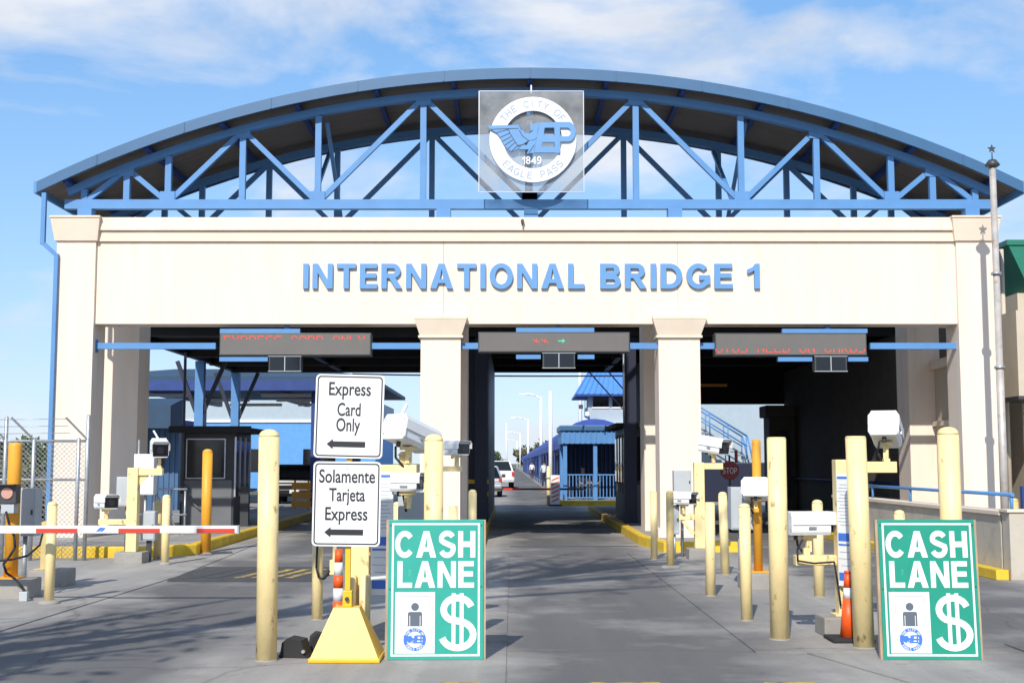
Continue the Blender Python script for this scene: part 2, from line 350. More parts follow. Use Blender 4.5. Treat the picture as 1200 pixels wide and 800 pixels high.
def rrect(w, h, r, n=6):
    out = []
    for cx, cy, a0 in ((w/2-r, h/2-r, 0), (-w/2+r, h/2-r, 90), (-w/2+r, -h/2+r, 180), (w/2-r, -h/2+r, 270)):
        for i in range(n+1): a = R(a0 + 90*i/n); out.append((cx+r*math.cos(a), cy+r*math.sin(a)))
    return out
def circ(r, n=48, cx=0, cy=0): return [(cx+r*math.cos(2*math.pi*i/n), cy+r*math.sin(2*math.pi*i/n)) for i in range(n)]
def joinmeshes(ms):
    bm = bmesh.new()
    for q in ms: bm.from_mesh(q)
    me = bpy.data.meshes.new('j'); bm.to_mesh(me); bm.free(); return me

# ---- bold grotesque capitals and figures, drawn as outlines (capital height 1)
def _arc(cx, cy, rx, ry, a0, a1, n=14): return [(cx+rx*math.cos(R(a0+(a1-a0)*i/n)), cy+ry*math.sin(R(a0+(a1-a0)*i/n))) for i in range(n+1)]
def _ribbon(path, s):
    Lf, Rt = [], []
    for i, p in enumerate(path):
        a = Vector(path[max(0, i-1)]); c = Vector(path[min(len(path)-1, i+1)]); p = Vector(p)
        d1 = (p-a).normalized() if i else (c-p).normalized(); d2 = (c-p).normalized() if i < len(path)-1 else d1
        n1 = Vector((-d1.y, d1.x)); n2 = Vector((-d2.y, d2.x)); mt = (n1+n2).normalized(); k = (s/2)/max(0.45, mt.dot(n1))
        Lf.append(tuple(p+mt*k)); Rt.append(tuple(p-mt*k))
    return Lf + Rt[::-1]
def glyph(ch, s=0.20):
    h = s/2; t = s*0.9
    if ch == 'I': return [[(0, 0), (s, 0), (s, 1), (0, 1)]], s
    if ch == 'L': return [[(0, 0), (0.62, 0), (0.62, t), (s, t), (s, 1), (0, 1)]], 0.62
    if ch == 'T': w = 0.72; return [[(w/2-h, 0), (w/2+h, 0), (w/2+h, 1-t), (w, 1-t), (w, 1), (0, 1), (0, 1-t), (w/2-h, 1-t)]], w
    if ch == 'H': w = 0.74; return [[(0, 0), (s, 0), (s, 0.5-h), (w-s, 0.5-h), (w-s, 0), (w, 0), (w, 1), (w-s, 1), (w-s, 0.5+h), (s, 0.5+h), (s, 1), (0, 1)]], w
    if ch == 'E': w = 0.66; return [[(0, 0), (w, 0), (w, t), (s, t), (s, 0.5-h*0.9+0.02), (w*0.93, 0.5-h*0.9+0.02), (w*0.93, 0.5+h*0.9+0.02), (s, 0.5+h*0.9+0.02), (s, 1-t), (w*0.98, 1-t), (w*0.98, 1), (0, 1)]], w
    if ch == 'F': w = 0.62; return [[(0, 0), (s, 0), (s, 0.5-h), (w*0.9, 0.5-h), (w*0.9, 0.5+h), (s, 0.5+h), (s, 1-t), (w, 1-t), (w, 1), (0, 1)]], w
    if ch == 'N': w = 0.76; return [[(0, 0), (s*0.95, 0), (s*0.95, 0.64), (w-s, 0), (w, 0), (w, 1), (w-s*0.95, 1), (w-s*0.95, 0.36), (s, 1), (0, 1)]], w
    if ch == 'Y': w = 0.80; return [[(w/2-h, 0), (w/2+h, 0), (w/2+h, 0.42), (w, 1), (w-s*1.2, 1), (w/2, 0.60), (s*1.2, 1), (0, 1), (w/2-h, 0.42)]], w
    if ch == 'A':
        w = 0.86; q = 1.12*s
        return [[(0, 0), (q, 0), (q+0.075, 0.22), (w-q-0.075, 0.22), (w-q, 0), (w, 0), (w/2+q*0.5, 1), (w/2-q*0.5, 1)], [(q+0.135, 0.385), (w-q-0.135, 0.385), (w/2, 0.80)]], w
    if ch == 'O': w = 0.88; return [_arc(w/2, 0.5, w/2, 0.515, 0, 360, 40)[:-1], _arc(w/2, 0.5, w/2-s*1.03, 0.515-t, 0, 360, 40)[:-1]], w
    if ch == 'C': w = 0.82; return [_ribbon(_arc(w/2+0.02, 0.5, w/2-h+0.01, 0.515-h, 38, 322, 30), s)], w
    if ch == 'G': w = 0.86; return [_ribbon(_arc(w/2, 0.5, w/2-h, 0.515-h, 42, 318, 30) + [(w-h, 0.25), (w-h, 0.44), (w*0.54, 0.44)], s*0.96)], w
    if ch == 'D':
        w = 0.78; return [[(0, 0), (w*0.42, 0)] + _arc(w*0.42, 0.5, w*0.58, 0.5, -90, 90, 20)[1:] + [(0, 1)], [(s, t), (w*0.40, t)] + _arc(w*0.40, 0.5, w*0.60-s, 0.5-t, -90, 90, 20)[1:] + [(s, 1-t)]], w
    if ch == 'P':
        w = 0.70; r = 0.31; return [[(0, 0), (s, 0), (s, 1-2*r), (w-r, 1-2*r)] + _arc(w-r, 1-r, r, r, -90, 90, 16)[1:] + [(0, 1)], [(s, 1-2*r+t), (w-r, 1-2*r+t)] + _arc(w-r, 1-r, r-s*0.98, r-t, -90, 90, 14)[1:] + [(s, 1-t)]], w
    if ch == 'R':
        w = 0.78; r = 0.29; return [[(0, 0), (s, 0), (s, 0.42), (0.30, 0.42), (w-s*1.15, 0), (w, 0), (w-0.24, 0.425)] + _arc(w-r-0.06, 1-r, r, r, -72, 90, 16) + [(0, 1)], [(s, 1-2*r+t), (w-r-0.06, 1-2*r+t)] + _arc(w-r-0.06, 1-r, r-s*0.98, r-t, -90, 90, 14)[1:] + [(s, 1-t)]], w
    if ch == 'B':
        w = 0.74; r = 0.245; r2 = 0.275
        return [[(0, 0), (w-r2, 0)] + _arc(w-r2, r2, r2, r2, -90, 62, 14)[1:] + _arc(w-r-0.04, 1-r, r, r, -58, 90, 14) + [(0, 1)],
                [(s, t), (w-r2, t)] + _arc(w-r2, r2, r2-s*0.98, r2-t*0.98, -90, 90, 12)[1:] + [(s, 2*r2-t*0.98)], [(s, 1-2*r+t*0.9), (w-r-0.04, 1-2*r+t*0.9)] + _arc(w-r-0.04, 1-r, r-s*0.98, r-t*0.95, -90, 90, 12)[1:] + [(s, 1-t)]], w
    if ch == 'S':
        w = 0.74; r1, r2 = 0.265-h*0.55, 0.295-h*0.45
        pth = _arc(w/2, 1-h*0.9-r1+0.012, w/2-h-0.01, r1, 22, 200, 16) + [(w*0.30, 0.575), (w*0.5, 0.515), (w*0.70, 0.455)] + _arc(w/2, h*0.9+r2-0.012, w/2-h, r2, 20, -158, 16)
        return [_ribbon(pth, s*0.97)], w
    if ch == '1': return [[(0.26, 0), (0.26+s, 0), (0.26+s, 1), (0.30, 1), (0.20, 0.86), (0, 0.77), (0, 0.60), (0.14, 0.65), (0.26, 0.73)]], 0.26+s
    if ch == '8': w = 0.66; return [_arc(w/2, 0.29, w/2, 0.30, 130, 410, 24) + _arc(w/2, 0.755, w/2-0.03, 0.255, -52, 232, 22), _arc(w/2, 0.28, w/2-s, 0.30-t, 0, 360, 20)[:-1], _arc(w/2, 0.755, w/2-0.03-s*0.95, 0.255-t*0.9, 0, 360, 20)[:-1]], w
    if ch == '4': w = 0.70; return [[(w-s*1.5, 0), (w-s*0.5, 0), (w-s*0.5, 0.22), (w, 0.22), (w, 0.39), (w-s*0.5, 0.39), (w-s*0.5, 1), (w-s*1.45, 1), (0, 0.40), (0, 0.22), (w-s*1.5, 0.22)], [(w-s*1.5, 0.39), (w-s*1.5, 0.72), (0.20, 0.39)]], w
    if ch == '9':
        w = 0.66; f = lambda l: [(w-x, 1-y) for x, y in l]
        return [f(_arc(w/2, 0.32, w/2, 0.33, 100, -205, 26) + [(0.02, 0.62), (0.10, 0.88), (0.32, 1.01), (0.58, 0.96), (0.60, 0.80), (0.38, 0.84), (0.25, 0.74), (0.215, 0.61)]), f(_arc(w/2, 0.32, w/2-s, 0.33-t, 0, 360, 22)[:-1])], w
    return [], 0.4
def set_line(s, x0, x1, weight=0.20, gap=0.13, space=0.34):
    """returns [(char, x, scale_x)] so that the line's ink spans x0..x1"""
    pos = []; x = 0
    for ch in s:
        if ch == ' ': x += space; continue
        w = glyph(ch, weight)[1]; g = gap
        pos.append((ch, x)); x += w + g
    tot = x - gap; k = (x1-x0)/tot
    return [(c, x0+p*k, k) for c, p in pos]
def glyph_mesh(ch, x, y, z, sx, h, depth, weight=0.20):
    me = shape(glyph(ch, weight)[0], depth)
    me.transform(Matrix.Translation((x, y-depth/2, z)) @ FRONT @ Matrix.Diagonal((sx, h, 1, 1))); return me

# ================================================================== THE SETTING
struct('ground', MB().poly([(-4000, -400, -0.03), (4000, -400, -0.03), (4000, 9000, -0.03), (-4000, 9000, -0.03)]), 'terrain')
struct('road', MB().poly([(-30, -30, 0), (30, -30, 0), (30, 62, 0), (-30, 62, 0)]), 'road')
struct('bridge_road', MB().poly([(-7.5, 62, 0), (6.5, 62, 0), (6.5, 620, 0), (-7.5, 620, 0)]), 'road')

def pavement(name, rects):
    base = None
    for (pts) in rects:
        b = MB(); a = [(x, y, -0.02) for x, y in pts]; c = [(x, y, 0.012) for x, y in pts]; b.loft(a, c)
        if base is None: base = struct(name, b, 'concrete_apron')
        else: struct('slab', b, 'concrete_apron', parent=base)
def strip(xl, xr, y0, y1, n, gap=0.018):
    out = []
    for i in range(n):
        ya = y0 + (y1-y0)*i/n + gap/2; yb = y0 + (y1-y0)*(i+1)/n - gap/2
        out.append([(xl, ya), (xr, ya), (xr, yb), (xl, yb)])
    return out
pavement('pavement_left', [[(-14, 9.0), (-5.25, 9.0), (-5.2, 13.2), (-14, 13.2)], [(-14, 13.22), (-5.2, 13.22), (-5.12, 16.6), (-14, 16.6)],
                      [(-14, 16.62), (-5.12, 16.62), (-5.05, 19.6), (-14, 19.6)], [(-14, 19.62), (-5.05, 19.62), (-5.2, 23.3), (-14, 23.3)], [(-5.85, 23.32), (-5.2, 23.32), (-5.4, 27.0), (-5.9, 27.0)], [(-5.9, 27.02), (-5.4, 27.02), (-5.85, 34.0), (-6.0, 34.0)]])
pavement('pavement_middle', strip(-2.75, -0.05, 9.3, 24.9, 4) )
pavement('pavement_right', strip(2.2, 4.6, 11.75, 24.8, 4) + [[(-0.03, 9.3), (3.3, 9.3), (2.6, 11.70), (-0.03, 11.0)], [(3.33, 9.3), (9.5, 9.3), (9.5, 12.3), (4.65, 12.3), (4.65, 11.72), (2.65, 11.72)]])

def island(name, outline, kerb_from, kerb_to):
    b = MB(); b.loft([(x, y, -0.02) for x, y in outline], [(x, y, 0.18) for x, y in outline])
    base = struct(name, b, 'concrete_apron')
    pts = outline; i = kerb_from
    segs = [(Vector(pts[k % len(pts)]), Vector(pts[(k+1) % len(pts)])) for k in range(kerb_from, kerb_to)]
    for p, q in segs:
        L = (q-p).length; n = max(1, round(L/1.5)); d = (q-p)/L; nr = Vector((d.y, -d.x))
        for k in range(n):
            a = p + d*(L*k/n + 0.004); c = p + d*(L*(k+1)/n - 0.004)
            o1, o2 = a + nr*0.03, c + nr*0.03; i1, i2 = a - nr*0.13, c - nr*0.13
            kb = MB(); t = 0.02
            kb.loft([(o1.x, o1.y, 0), (o2.x, o2.y, 0), (i2.x, i2.y, 0), (i1.x, i1.y, 0)], [(o1.x, o1.y, 0.18), (o2.x, o2.y, 0.18), (i2.x, i2.y, 0.18), (i1.x, i1.y, 0.18)])
            o1b, o2b = a + nr*0.012, c + nr*0.012
            kb.loft([(o1.x, o1.y, 0.18), (o2.x, o2.y, 0.18), (i2.x, i2.y, 0.18), (i1.x, i1.y, 0.18)], [(o1b.x, o1b.y, 0.205), (o2b.x, o2b.y, 0.205), (i2.x, i2.y, 0.205), (i1.x, i1.y, 0.205)])
            struct('kerbstone', kb, 'kerb_yellow', parent=base)
island('island_left', [(-9.7, 23.5), (-6.6, 23.4), (-5.95, 24.3), (-6.0, 30.0), (-6.3, 46.0), (-9.7, 46.0)], 0, 4)
island('island_middle', [(-2.1, 25.2), (-1.0, 25.2), (-0.62, 26.2), (-0.62, 46.0), (-2.5, 46.0), (-2.5, 26.2)], 0, 3)
island('island_right', [(2.95, 24.9), (4.35, 24.9), (4.35, 46.0), (2.75, 46.0), (2.70, 27.2)], 3, 5)
ir = bpy.data.objects['island_right']
# front kerb of the right island
for x0, x1 in ((2.95, 3.65), (3.65, 4.35)):
    struct('kerbstone', MB().box(x0+0.004, x1-0.004, 24.87, 25.02, 0, 0.205, bev=0.012), 'kerb_yellow', parent=ir)
island('island_kiosk', [(1.95, 52.6), (6.0, 52.6), (6.0, 62.0), (1.95, 62.0)], 0, 1)
struct('walkway', BX(1.95, 6.2, 62.2, 400, 0, 0.14), 'concrete')
# painted yellow dashes at the near edge
for x0, x1 in ((-0.55, -0.25), (0.55, 1.15), (1.95, 2.35)):
    b = MB(); b.poly([(x0, 10.02, 0.0165), (x1, 10.02, 0.0165), (x1, 10.13, 0.0165), (x0, 10.13, 0.0165)]); struct('road_marking', b, 'paint_line')
# speed hump plate across the left lane, painted stripes at its right
t = T('speed_hump', 'low dark speed hump with faded yellow stripes across the left lane', 'speed hump', (-3.9, 20, 0))
b = MB(); prof = [(18.75, 0.003), (19.0, 0.03), (21.1, 0.03), (21.4, 0.003)]
b.loft([(-5.0, y, z) for y, z in prof], [(-2.8, y, z) for y, z in prof]); t.addw('ramp', b, 'hump_dark')
for i, x in enumerate((-4.75, -4.45, -4.1, -3.85, -3.6, -3.35)):
    b = MB(); b.poly([(x, 19.03, 0.034), (x+0.13, 19.03, 0.034), (x+0.42, 20.6, 0.034), (x+0.29, 20.6, 0.034)]); t.addw('stripe', b, 'paint_line' if 2 <= i else 'hump_dark')
# concrete patch lines in the lane
for (x0, y0, x1, y1) in ((-0.05, 26.6, 2.6, 26.6),):
    struct('drain_channel', BX(x0, x1, y0, y0+0.12, -0.01, 0.006), 'dark_metal')

# ================================================================== PORTAL
P = T('gate_portal', 'cream stucco gateway with four front columns and long lettered beam', 'gateway', (0.3, 27.1, 0))
FY = 26.8
for x0, x1, nm in ((-8.80, -1.455, 'a'), (-1.447, 3.50, 'b'), (3.508, 9.39, 'c')):
    P.addw('beam_panel', BX(x0, x1, FY+0.03, FY+0.40, 4.63, 6.38), 'stucco')
P.addw('beam_core', BX(-8.9, 9.45, FY+0.06, FY+0.75, 4.64, 6.70), 'stucco')
P.addw('cornice', BX(-8.82, 9.40, FY-0.03, FY+0.5, 6.382, 6.605), 'stucco_trim')
P.addw('cornice', BX(-8.82, 9.40, FY-0.09, FY+0.78, 6.607, 6.86, bev=0.01), 'stucco')
P.addw('parapet_flashing', BX(-8.82, 9.40, FY-0.08, FY+0.80, 6.862, 6.885), 'stucco_trim')
def capital(x0, x1, z0, z1, fl, y0, y1, fy=0.1):
    b = MB()
    b.loft([(x0, y0, z0), (x1, y0, z0), (x1, y1, z0), (x0, y1, z0)], [(x0-fl, y0-fy, z1), (x1+fl, y0-fy, z1), (x1+fl, y1, z1), (x0-fl, y1, z1)])
    return b
for x0, x1 in ((-9.62, -8.80), (9.39, 10.19)):
    c = P.addw('column', BX(x0, x1, FY-0.05, FY+0.75, 0, 6.38), 'stucco')
    P.addw('capital', capital(x0-0.04, x1+0.04, 6.383, 6.86, 0.07, FY-0.10, FY+0.85), 'stucco_trim', c)
    P.addw('capital_top', BX(x0-0.12, x1+0.12, FY-0.22, FY+0.88, 6.863, 6.90), 'stucco_trim', c)
for x0, x1 in ((-1.92, -1.08), (3.08, 3.95)):
    c = P.addw('column', BX(x0, x1, FY+0.0, FY+0.78, 0.1, 4.33), 'stucco')
    P.addw('capital', capital(x0-0.02, x1+0.02, 4.385, 4.72, 0.11, FY-0.04, FY+0.82), 'stucco_trim', c)
    P.addw('capital_ring', BX(x0-0.05, x1+0.05, FY-0.06, FY+0.84, 4.333, 4.382), 'stucco_trim', c)
    P.addw('capital_slab', BX(x0-0.135, x1+0.135, FY-0.145, FY+0.0, 4.723, 4.79), 'stucco_trim', c)
    P.addw('plinth', BX(x0-0.05, x1+0.05, FY-0.05, FY+0.83, 0.12, 0.36), 'stucco', c)
for x0, x1 in ((-9.45, -8.60), (-1.90, -1.03), (3.03, 3.9), (9.12, 9.85)):
    c = P.addw('column', BX(x0, x1, 29.4, 30.3, 0.1, 7.0), 'stucco', label='rear column standing in the shade of the gateway')
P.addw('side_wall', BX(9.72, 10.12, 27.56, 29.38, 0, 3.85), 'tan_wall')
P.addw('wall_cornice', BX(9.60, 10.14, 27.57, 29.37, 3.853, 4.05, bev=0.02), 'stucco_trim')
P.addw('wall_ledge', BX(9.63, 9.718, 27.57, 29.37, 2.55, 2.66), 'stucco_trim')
P.addw('nozzle', MB().tube((0.22, 26.74, 6.79), (0.22, 26.6, 6.79), 0.035).tube((0.22, 26.62, 6.79), (0.22, 26.62, 6.70), 0.02), 'dark_metal', label='small black nozzle on the beam top')
# raised letters
for wd, x0, x1 in (('INTERNATIONAL', -4.41, 1.53), ('BRIDGE', 1.86, 4.66), ('1', 4.97, 5.23)):
    for ch, x, k in set_line(wd, x0, x1, 0.205, 0.15): P.addw('letter', glyph_mesh(ch, x, FY+0.03, 5.37, k, 0.53, 0.075, 0.205), 'letter_blue')

# ================================================================== ARCHED TRUSS ROOF
RT = T('arched_truss_roof', 'blue arched steel truss roof over the gateway', 'roof', (0.4, 28.5, 7.0))
CX, HALF, ZTOP, ZEND = 0.38, 10.45, 10.07, 7.60
RAD = (HALF**2 + (ZTOP-ZEND)**2) / (2*(ZTOP-ZEND))
def rz(dx): return ZTOP - RAD + math.sqrt(RAD*RAD - dx*dx)
YF, YB = 26.7, 31.1
N = 40
def arc_strip(y0, y1, dz0, dz1):
    b = MB(); xs = [-HALF + 2*HALF*i/N for i in range(N+1)]
    rows = [[b.bm.verts.new((CX+x, y, rz(x)+dz)) for x in xs] for y, dz in ((y0, dz0), (y1, dz0), (y1, dz1), (y0, dz1))]
    for k in range(4):
        for i in range(N):
            f = b.bm.faces.new((rows[k][i], rows[k][i+1], rows[(k+1) % 4][i+1], rows[(k+1) % 4][i])); f.smooth = True
    b.bm.faces.new([r[0] for r in rows]); b.bm.faces.new([r[-1] for r in rows]); return b
def flat_shade(o):
    for p in o.data.polygons: p.use_smooth = False
deck = RT.addw('roof_deck', arc_strip(YF+0.05, YB-0.05, 0.0, -0.06), 'roof_under'); flat_shade(deck)
sheet = RT.addw('roof_sheet', arc_strip(YF+0.02, YB-0.02, 0.035, 0.004), 'roof_blue')
fas = RT.addw('fascia', arc_strip(YF-0.03, YF+0.03, 0.045, -0.19), 'roof_blue'); flat_shade(fas)
for i in range(11):
    x = -9.2 + 18.4*i/10
    RT.addw('fascia_joint', MB().beam((CX+x, YF-0.037, rz(x)-0.185), (CX+x, YF-0.037, rz(x)+0.043), 0.03, 0.012), 'roof_blue', fas)
fb = RT.addw('fascia', arc_strip(YB-0.03, YB+0.03, 0.05, -0.22), 'roof_blue', label='rear edge trim of the arched roof'); flat_shade(fb)
NOD = [9.6, 8.69, 7.8, 6.2, 4.57, 2.3, 0.0]
for s in (-1, 1):
    xe = CX + s*HALF; b = MB(); b.box(min(xe, xe+s*0.06), max(xe, xe+s*0.06), YF-0.03, YB+0.03, ZEND-0.20, ZEND+0.05); RT.addw('gutter', b, 'blue_steel')
pur = sorted(set([-x for x in (9.9, 8.2, 6.6, 5.0, 3.3, 1.65)] + [9.9, 8.2, 6.6, 5.0, 3.3, 1.65, 0.0]))
for x in pur:
    RT.addw('purlin', MB().beam((CX+x, YF+0.06, rz(x)-0.15), (CX+x, YB-0.06, rz(x)-0.15), 0.10, 0.17, up=(x/RAD, 0, 1)), 'dark_blue')
def truss(y):
    zb = 7.25; off = 0.33
    xs = [-9.95 + 19.9*i/32 for i in range(33)]
    b = MB()
    for a, c in zip(xs[:-1], xs[1:]): b.beam((CX+a, y, rz(a)-off), (CX+c, y, rz(c)-off), 0.16, 0.18)
    RT.addw('top_chord', b, 'blue_steel')
    RT.addw('bottom_chord', BX(CX-10.0, CX+10.0, y-0.09, y+0.09, zb-0.10, zb+0.10), 'blue_steel')
    nodes = [-x for x in NOD] + NOD[::-1][1:]
    for x in nodes:
        RT.addw('vertical', BX(CX+x-0.065, CX+x+0.065, y-0.06, y+0.06, zb+0.102, rz(x)-off-0.09), 'blue_steel')
    up = [False, True, False, True, False, True, False]
    for s in (-1, 1):
        for i in range(6):
            a, c = NOD[i], NOD[i+1]
            za = (rz(a)-off-0.06) if up[i] else zb+0.08; zc = (rz(c)-off-0.06) if up[i+1] else zb+0.08
            yy = y + 0.004
            RT.addw('diagonal', MB().beam((CX+s*(a-0.04), yy, za), (CX+s*(c+0.04), yy, zc), 0.11, 0.10), 'blue_steel')
            RT.addw('gusset_plate', BX(CX+s*c-0.16, CX+s*c+0.16, y-0.075, y-0.062, (zb+0.06) if not up[i+1] else rz(c)-off-0.2, (zb+0.28) if not up[i+1] else rz(c)-off+0.02), 'blue_steel')
    for x in (-9.55, -1.85, 3.2-CX+0.3, 9.5):
        RT.addw('post', BX(CX+x-0.15, CX+x+0.15, y-0.14, y+0.14, 6.89, zb-0.103), 'blue_steel')
truss(27.2); truss(30.2)
for x in (-4.57, 4.57):   # cross bracing between the trusses
    b = MB(); b.beam((CX+x-0.15, 27.4, 7.35), (CX+x-0.15, 30.0, rz(x)-0.5), 0.08, 0.08, up=(1, 0, 0)); b.beam((CX+x+0.15, 27.4, rz(x)-0.5), (CX+x+0.15, 30.0, 7.35), 0.08, 0.08, up=(1, 0, 0))
    RT.addw('cross_brace', b, 'blue_steel')
xe, xw, yp = -9.90, -9.60, 26.69
RT.addw('downspout', MB().beam((xe, yp, ZEND-0.2), (xe, yp, 6.30), 0.09, 0.09).beam((xe, yp, 6.33), (xw, yp, 6.06), 0.078, 0.078).beam((xw, yp, 6.10), (xw, yp, 0.05), 0.08, 0.08), 'blue_steel')

# ================================================================== CITY EMBLEM
EM = T('city_emblem', 'round white city emblem with blue winged monogram on a clear square plate', 'emblem', (0.41, 26.65, 8.50))
ex, ey, ez = 0.41, 26.64, 8.50
def zp(p): return ((p[0]-419)*0.00289, (402-p[1])*0.00289)       # emblem drawing, metres about its centre
b = BX(ex-1.105, ex+1.105, ey-0.008, ey+0.008, ez-1.08, ez+1.08); EM.addw('acrylic_sheet', b, 'acrylic')
for s in (-1, 1): EM.addw('edge_strip', BX(ex+s*1.11-0.009, ex+s*1.11+0.009, ey-0.014, ey+0.014, ez-1.095, ez+1.095), 'aluminium')
for s in (-1, 1): EM.addw('edge_strip', BX(ex-1.095, ex+1.095, ey-0.012, ey+0.012, ez+s*1.09-0.008, ez+s*1.09+0.008), 'aluminium')
EM.addw('hanger', BX(ex-0.5, ex+0.5, ey+0.02, ey+0.07, ez+0.98, ez+1.05), 'dark_metal')
EM.addw('hanger_rod', BX(ex-0.015, ex+0.015, ey+0.09, ey+0.115, ez+0.3, ez+1.25), 'aluminium')
EM.addw('standoff', BX(ex-1.0, ex+1.0, 26.66, 26.74, 9.0, 9.05), 'dark_metal')
for s in (-0.9, 0.9): EM.addw('standoff_arm', BX(ex+s-0.03, ex+s+0.03, 26.745, 27.1, 9.3, 9.36), 'dark_blue')
RT.addw('post', BX(0.26, 0.56, 27.12, 27.30, 6.9, 7.145), 'blue_steel')
rc = (430, 395); rcx, rcz = zp(rc)
def ring_parts(thing, cx, y, cz, sc, m_ring, m_text, m_mono, m_line, dep, holder=None, flat=False):
    A = lambda nm, me, mm: thing.addw(nm, me, mm, holder)
    A('ring', shape_at([circ(0.92), circ(0.622)], cx, y, cz, dep, sc), m_ring)
    yt = y - dep
    def arc_text(s, rad, a0, a1, h, flip):
        ms = []
        for i, ch in enumerate(s):
            if ch == ' ': continue
            a = R(a0 + (a1-a0)*i/(len(s)-1)); lp, gw = glyph(ch, 0.15); me = shape(lp, 0.006)
            rot = (a - math.pi/2) if not flip else (a + math.pi/2)
            M = Matrix.Translation((cx + sc*rad*math.cos(a), yt-0.003, cz + sc*rad*math.sin(a))) @ FRONT @ Matrix.Rotation(rot, 4, 'Z') @ Matrix.Diagonal((h*sc, h*sc, 1, 1)) @ Matrix.Translation((-gw/2, -0.5, 0))
            me.transform(M); ms.append((ch, me))
        if flat: A('lettering', joinmeshes([q[1] for q in ms]), m_text)
        else:
            for ch, me in ms: A('letter', me, m_text)
    arc_text('THE CITY OF', 0.772, 143, 37, 0.15, False)
    arc_text('EAGLE PASS', 0.772, 223, 317, 0.15, True)
    return yt
yt = ring_parts(EM, ex+rcx, ey-0.03, ez+rcz, 1.0, 'emblem_white', 'emblem_grey', 'letter_blue', 'emblem_line', 0.06)
for ch, x, k in set_line('1849', ex+zp((352, 0))[0], ex+zp((492, 0))[0], 0.17): EM.addw('numeral', glyph_mesh(ch, x, yt+0.03, ez+zp((0, 578))[1], k, 0.16, 0.03, 0.17), 'emblem_white')
def arcpts(cx, cy, rx, ry, a0, a1, n=12): return [(cx+rx*math.cos(R(a0+(a1-a0)*i/n)), cy-ry*math.sin(R(a0+(a1-a0)*i/n))) for i in range(n+1)]
WING = [(95, 297), (332, 291), (372, 352), (404, 352), (402, 408), (352, 440), (318, 445), (322, 470), (275, 490), (245, 470), (222, 445), (205, 415), (190, 385), (165, 350), (120, 325)]
HEAD = [(404, 352), (418, 338), (412, 330), (408, 300), (440, 281), (474, 273), (458, 385), (440, 402), (402, 406)]
LEGS = [(324, 474), (350, 443), (385, 441), (402, 409), (440, 406), (456, 392), (436, 500), (385, 505), (400, 474)]
LE = [(478, 273), (585, 273), (585, 312), (516, 312), (508, 368), (585, 368), (585, 420), (498, 420), (490, 455), (585, 455), (585, 498), (440, 498)]
LP = [(585, 268), (688, 268)] + arcpts(688, 342, 54, 74, 90, -90) + [(628, 416), (628, 500), (585, 500)]
LPH = [(628, 312), (680, 312)] + arcpts(680, 344, 26, 32, 90, -90) + [(628, 376)]
for nm, lp in (('wing', [WING]), ('eagle_head', [HEAD]), ('eagle_body', [LEGS]), ('monogram_letter', [LE]), ('monogram_letter', [LP, LPH])):
    lp2 = [[zp(p) for p in l] for l in lp]
    EM.addw(nm, shape_at(lp2, ex, yt-0.002, ez, 0.05), 'letter_blue')
def line(p, q, w=0.013):
    a, c = Vector(zp(p)), Vector(zp(q)); d = (c-a).normalized(); nr = Vector((-d.y, d.x))*w/2
    return [tuple(a+nr), tuple(c+nr), tuple(c-nr), tuple(a-nr)]
lines = [((165, 350), (250, 325)), ((190, 385), (262, 352)), ((205, 415), (270, 380)), ((222, 445), (285, 402)), ((245, 470), (300, 422)), ((275, 488), (318, 445)),
         ((120, 325), (250, 320)), ((250, 320), (262, 355)), ((262, 355), (318, 445)), ((330, 295), (350, 330)), ((330, 330), (352, 372)), ((352, 372), (400, 412)), ((250, 320), (325, 318)),
         ((402, 408), (352, 440)), ((352, 440), (318, 445)), ((440, 440), (400, 500)), ((585, 312), (585, 368)), ((585, 420), (585, 455)), ((404, 352), (430, 330))]
for l in lines: EM.addw('groove', shape_at([line(*l)], ex, yt-0.053, ez, 0.004), 'emblem_line')

# ================================================================== MESSAGE SIGNS AND RAIL
rail = T('sign_support_rail', 'long blue steel rail across the openings that carries the message signs', 'rail', (0.4, 27.5, 4.2))
for x0, x1 in ((-8.86, -6.26), (-3.02, -0.70), (2.50, 4.37), (7.58, 9.58)):
    rail.addw('rail_segment', BX(x0, x1, 27.36, 27.46, 4.15, 4.28), 'blue_steel')
for x in (-8.84, 9.5): rail.addw('end_plate', BX(x-0.02, x+0.06, 27.33, 27.49, 4.08, 4.35), 'blue_steel')
F5 = {'E':'11111 10000 10000 11110 10000 10000 11111','X':'10001 10001 01010 00100 01010 10001 10001','P':'11110 10001 10001 11110 10000 10000 10000','R':'11110 10001 10001 11110 10100 10010 10001',
 'S':'01111 10000 10000 01110 00001 00001 11110','C':'01110 10001 10000 10000 10000 10001 01110','A':'01110 10001 10001 11111 10001 10001 10001','D':'11110 10001 10001 10001 10001 10001 11110',
 'O':'01110 10001 10001 10001 10001 10001 01110','N':'10001 11001 10101 10101 10011 10001 10001','L':'10000 10000 10000 10000 10000 10000 11111','Y':'10001 10001 01010 00100 00100 00100 00100',
 'U':'10001 10001 10001 10001 10001 10001 01110','T':'11111 00100 00100 00100 00100 00100 00100','$':'00100 01111 10100 01110 00101 11110 00100','>':'00000 00100 00010 11111 00010 00100 00000',' ':'00000 00000 00000 00000 00000 00000 00000'}
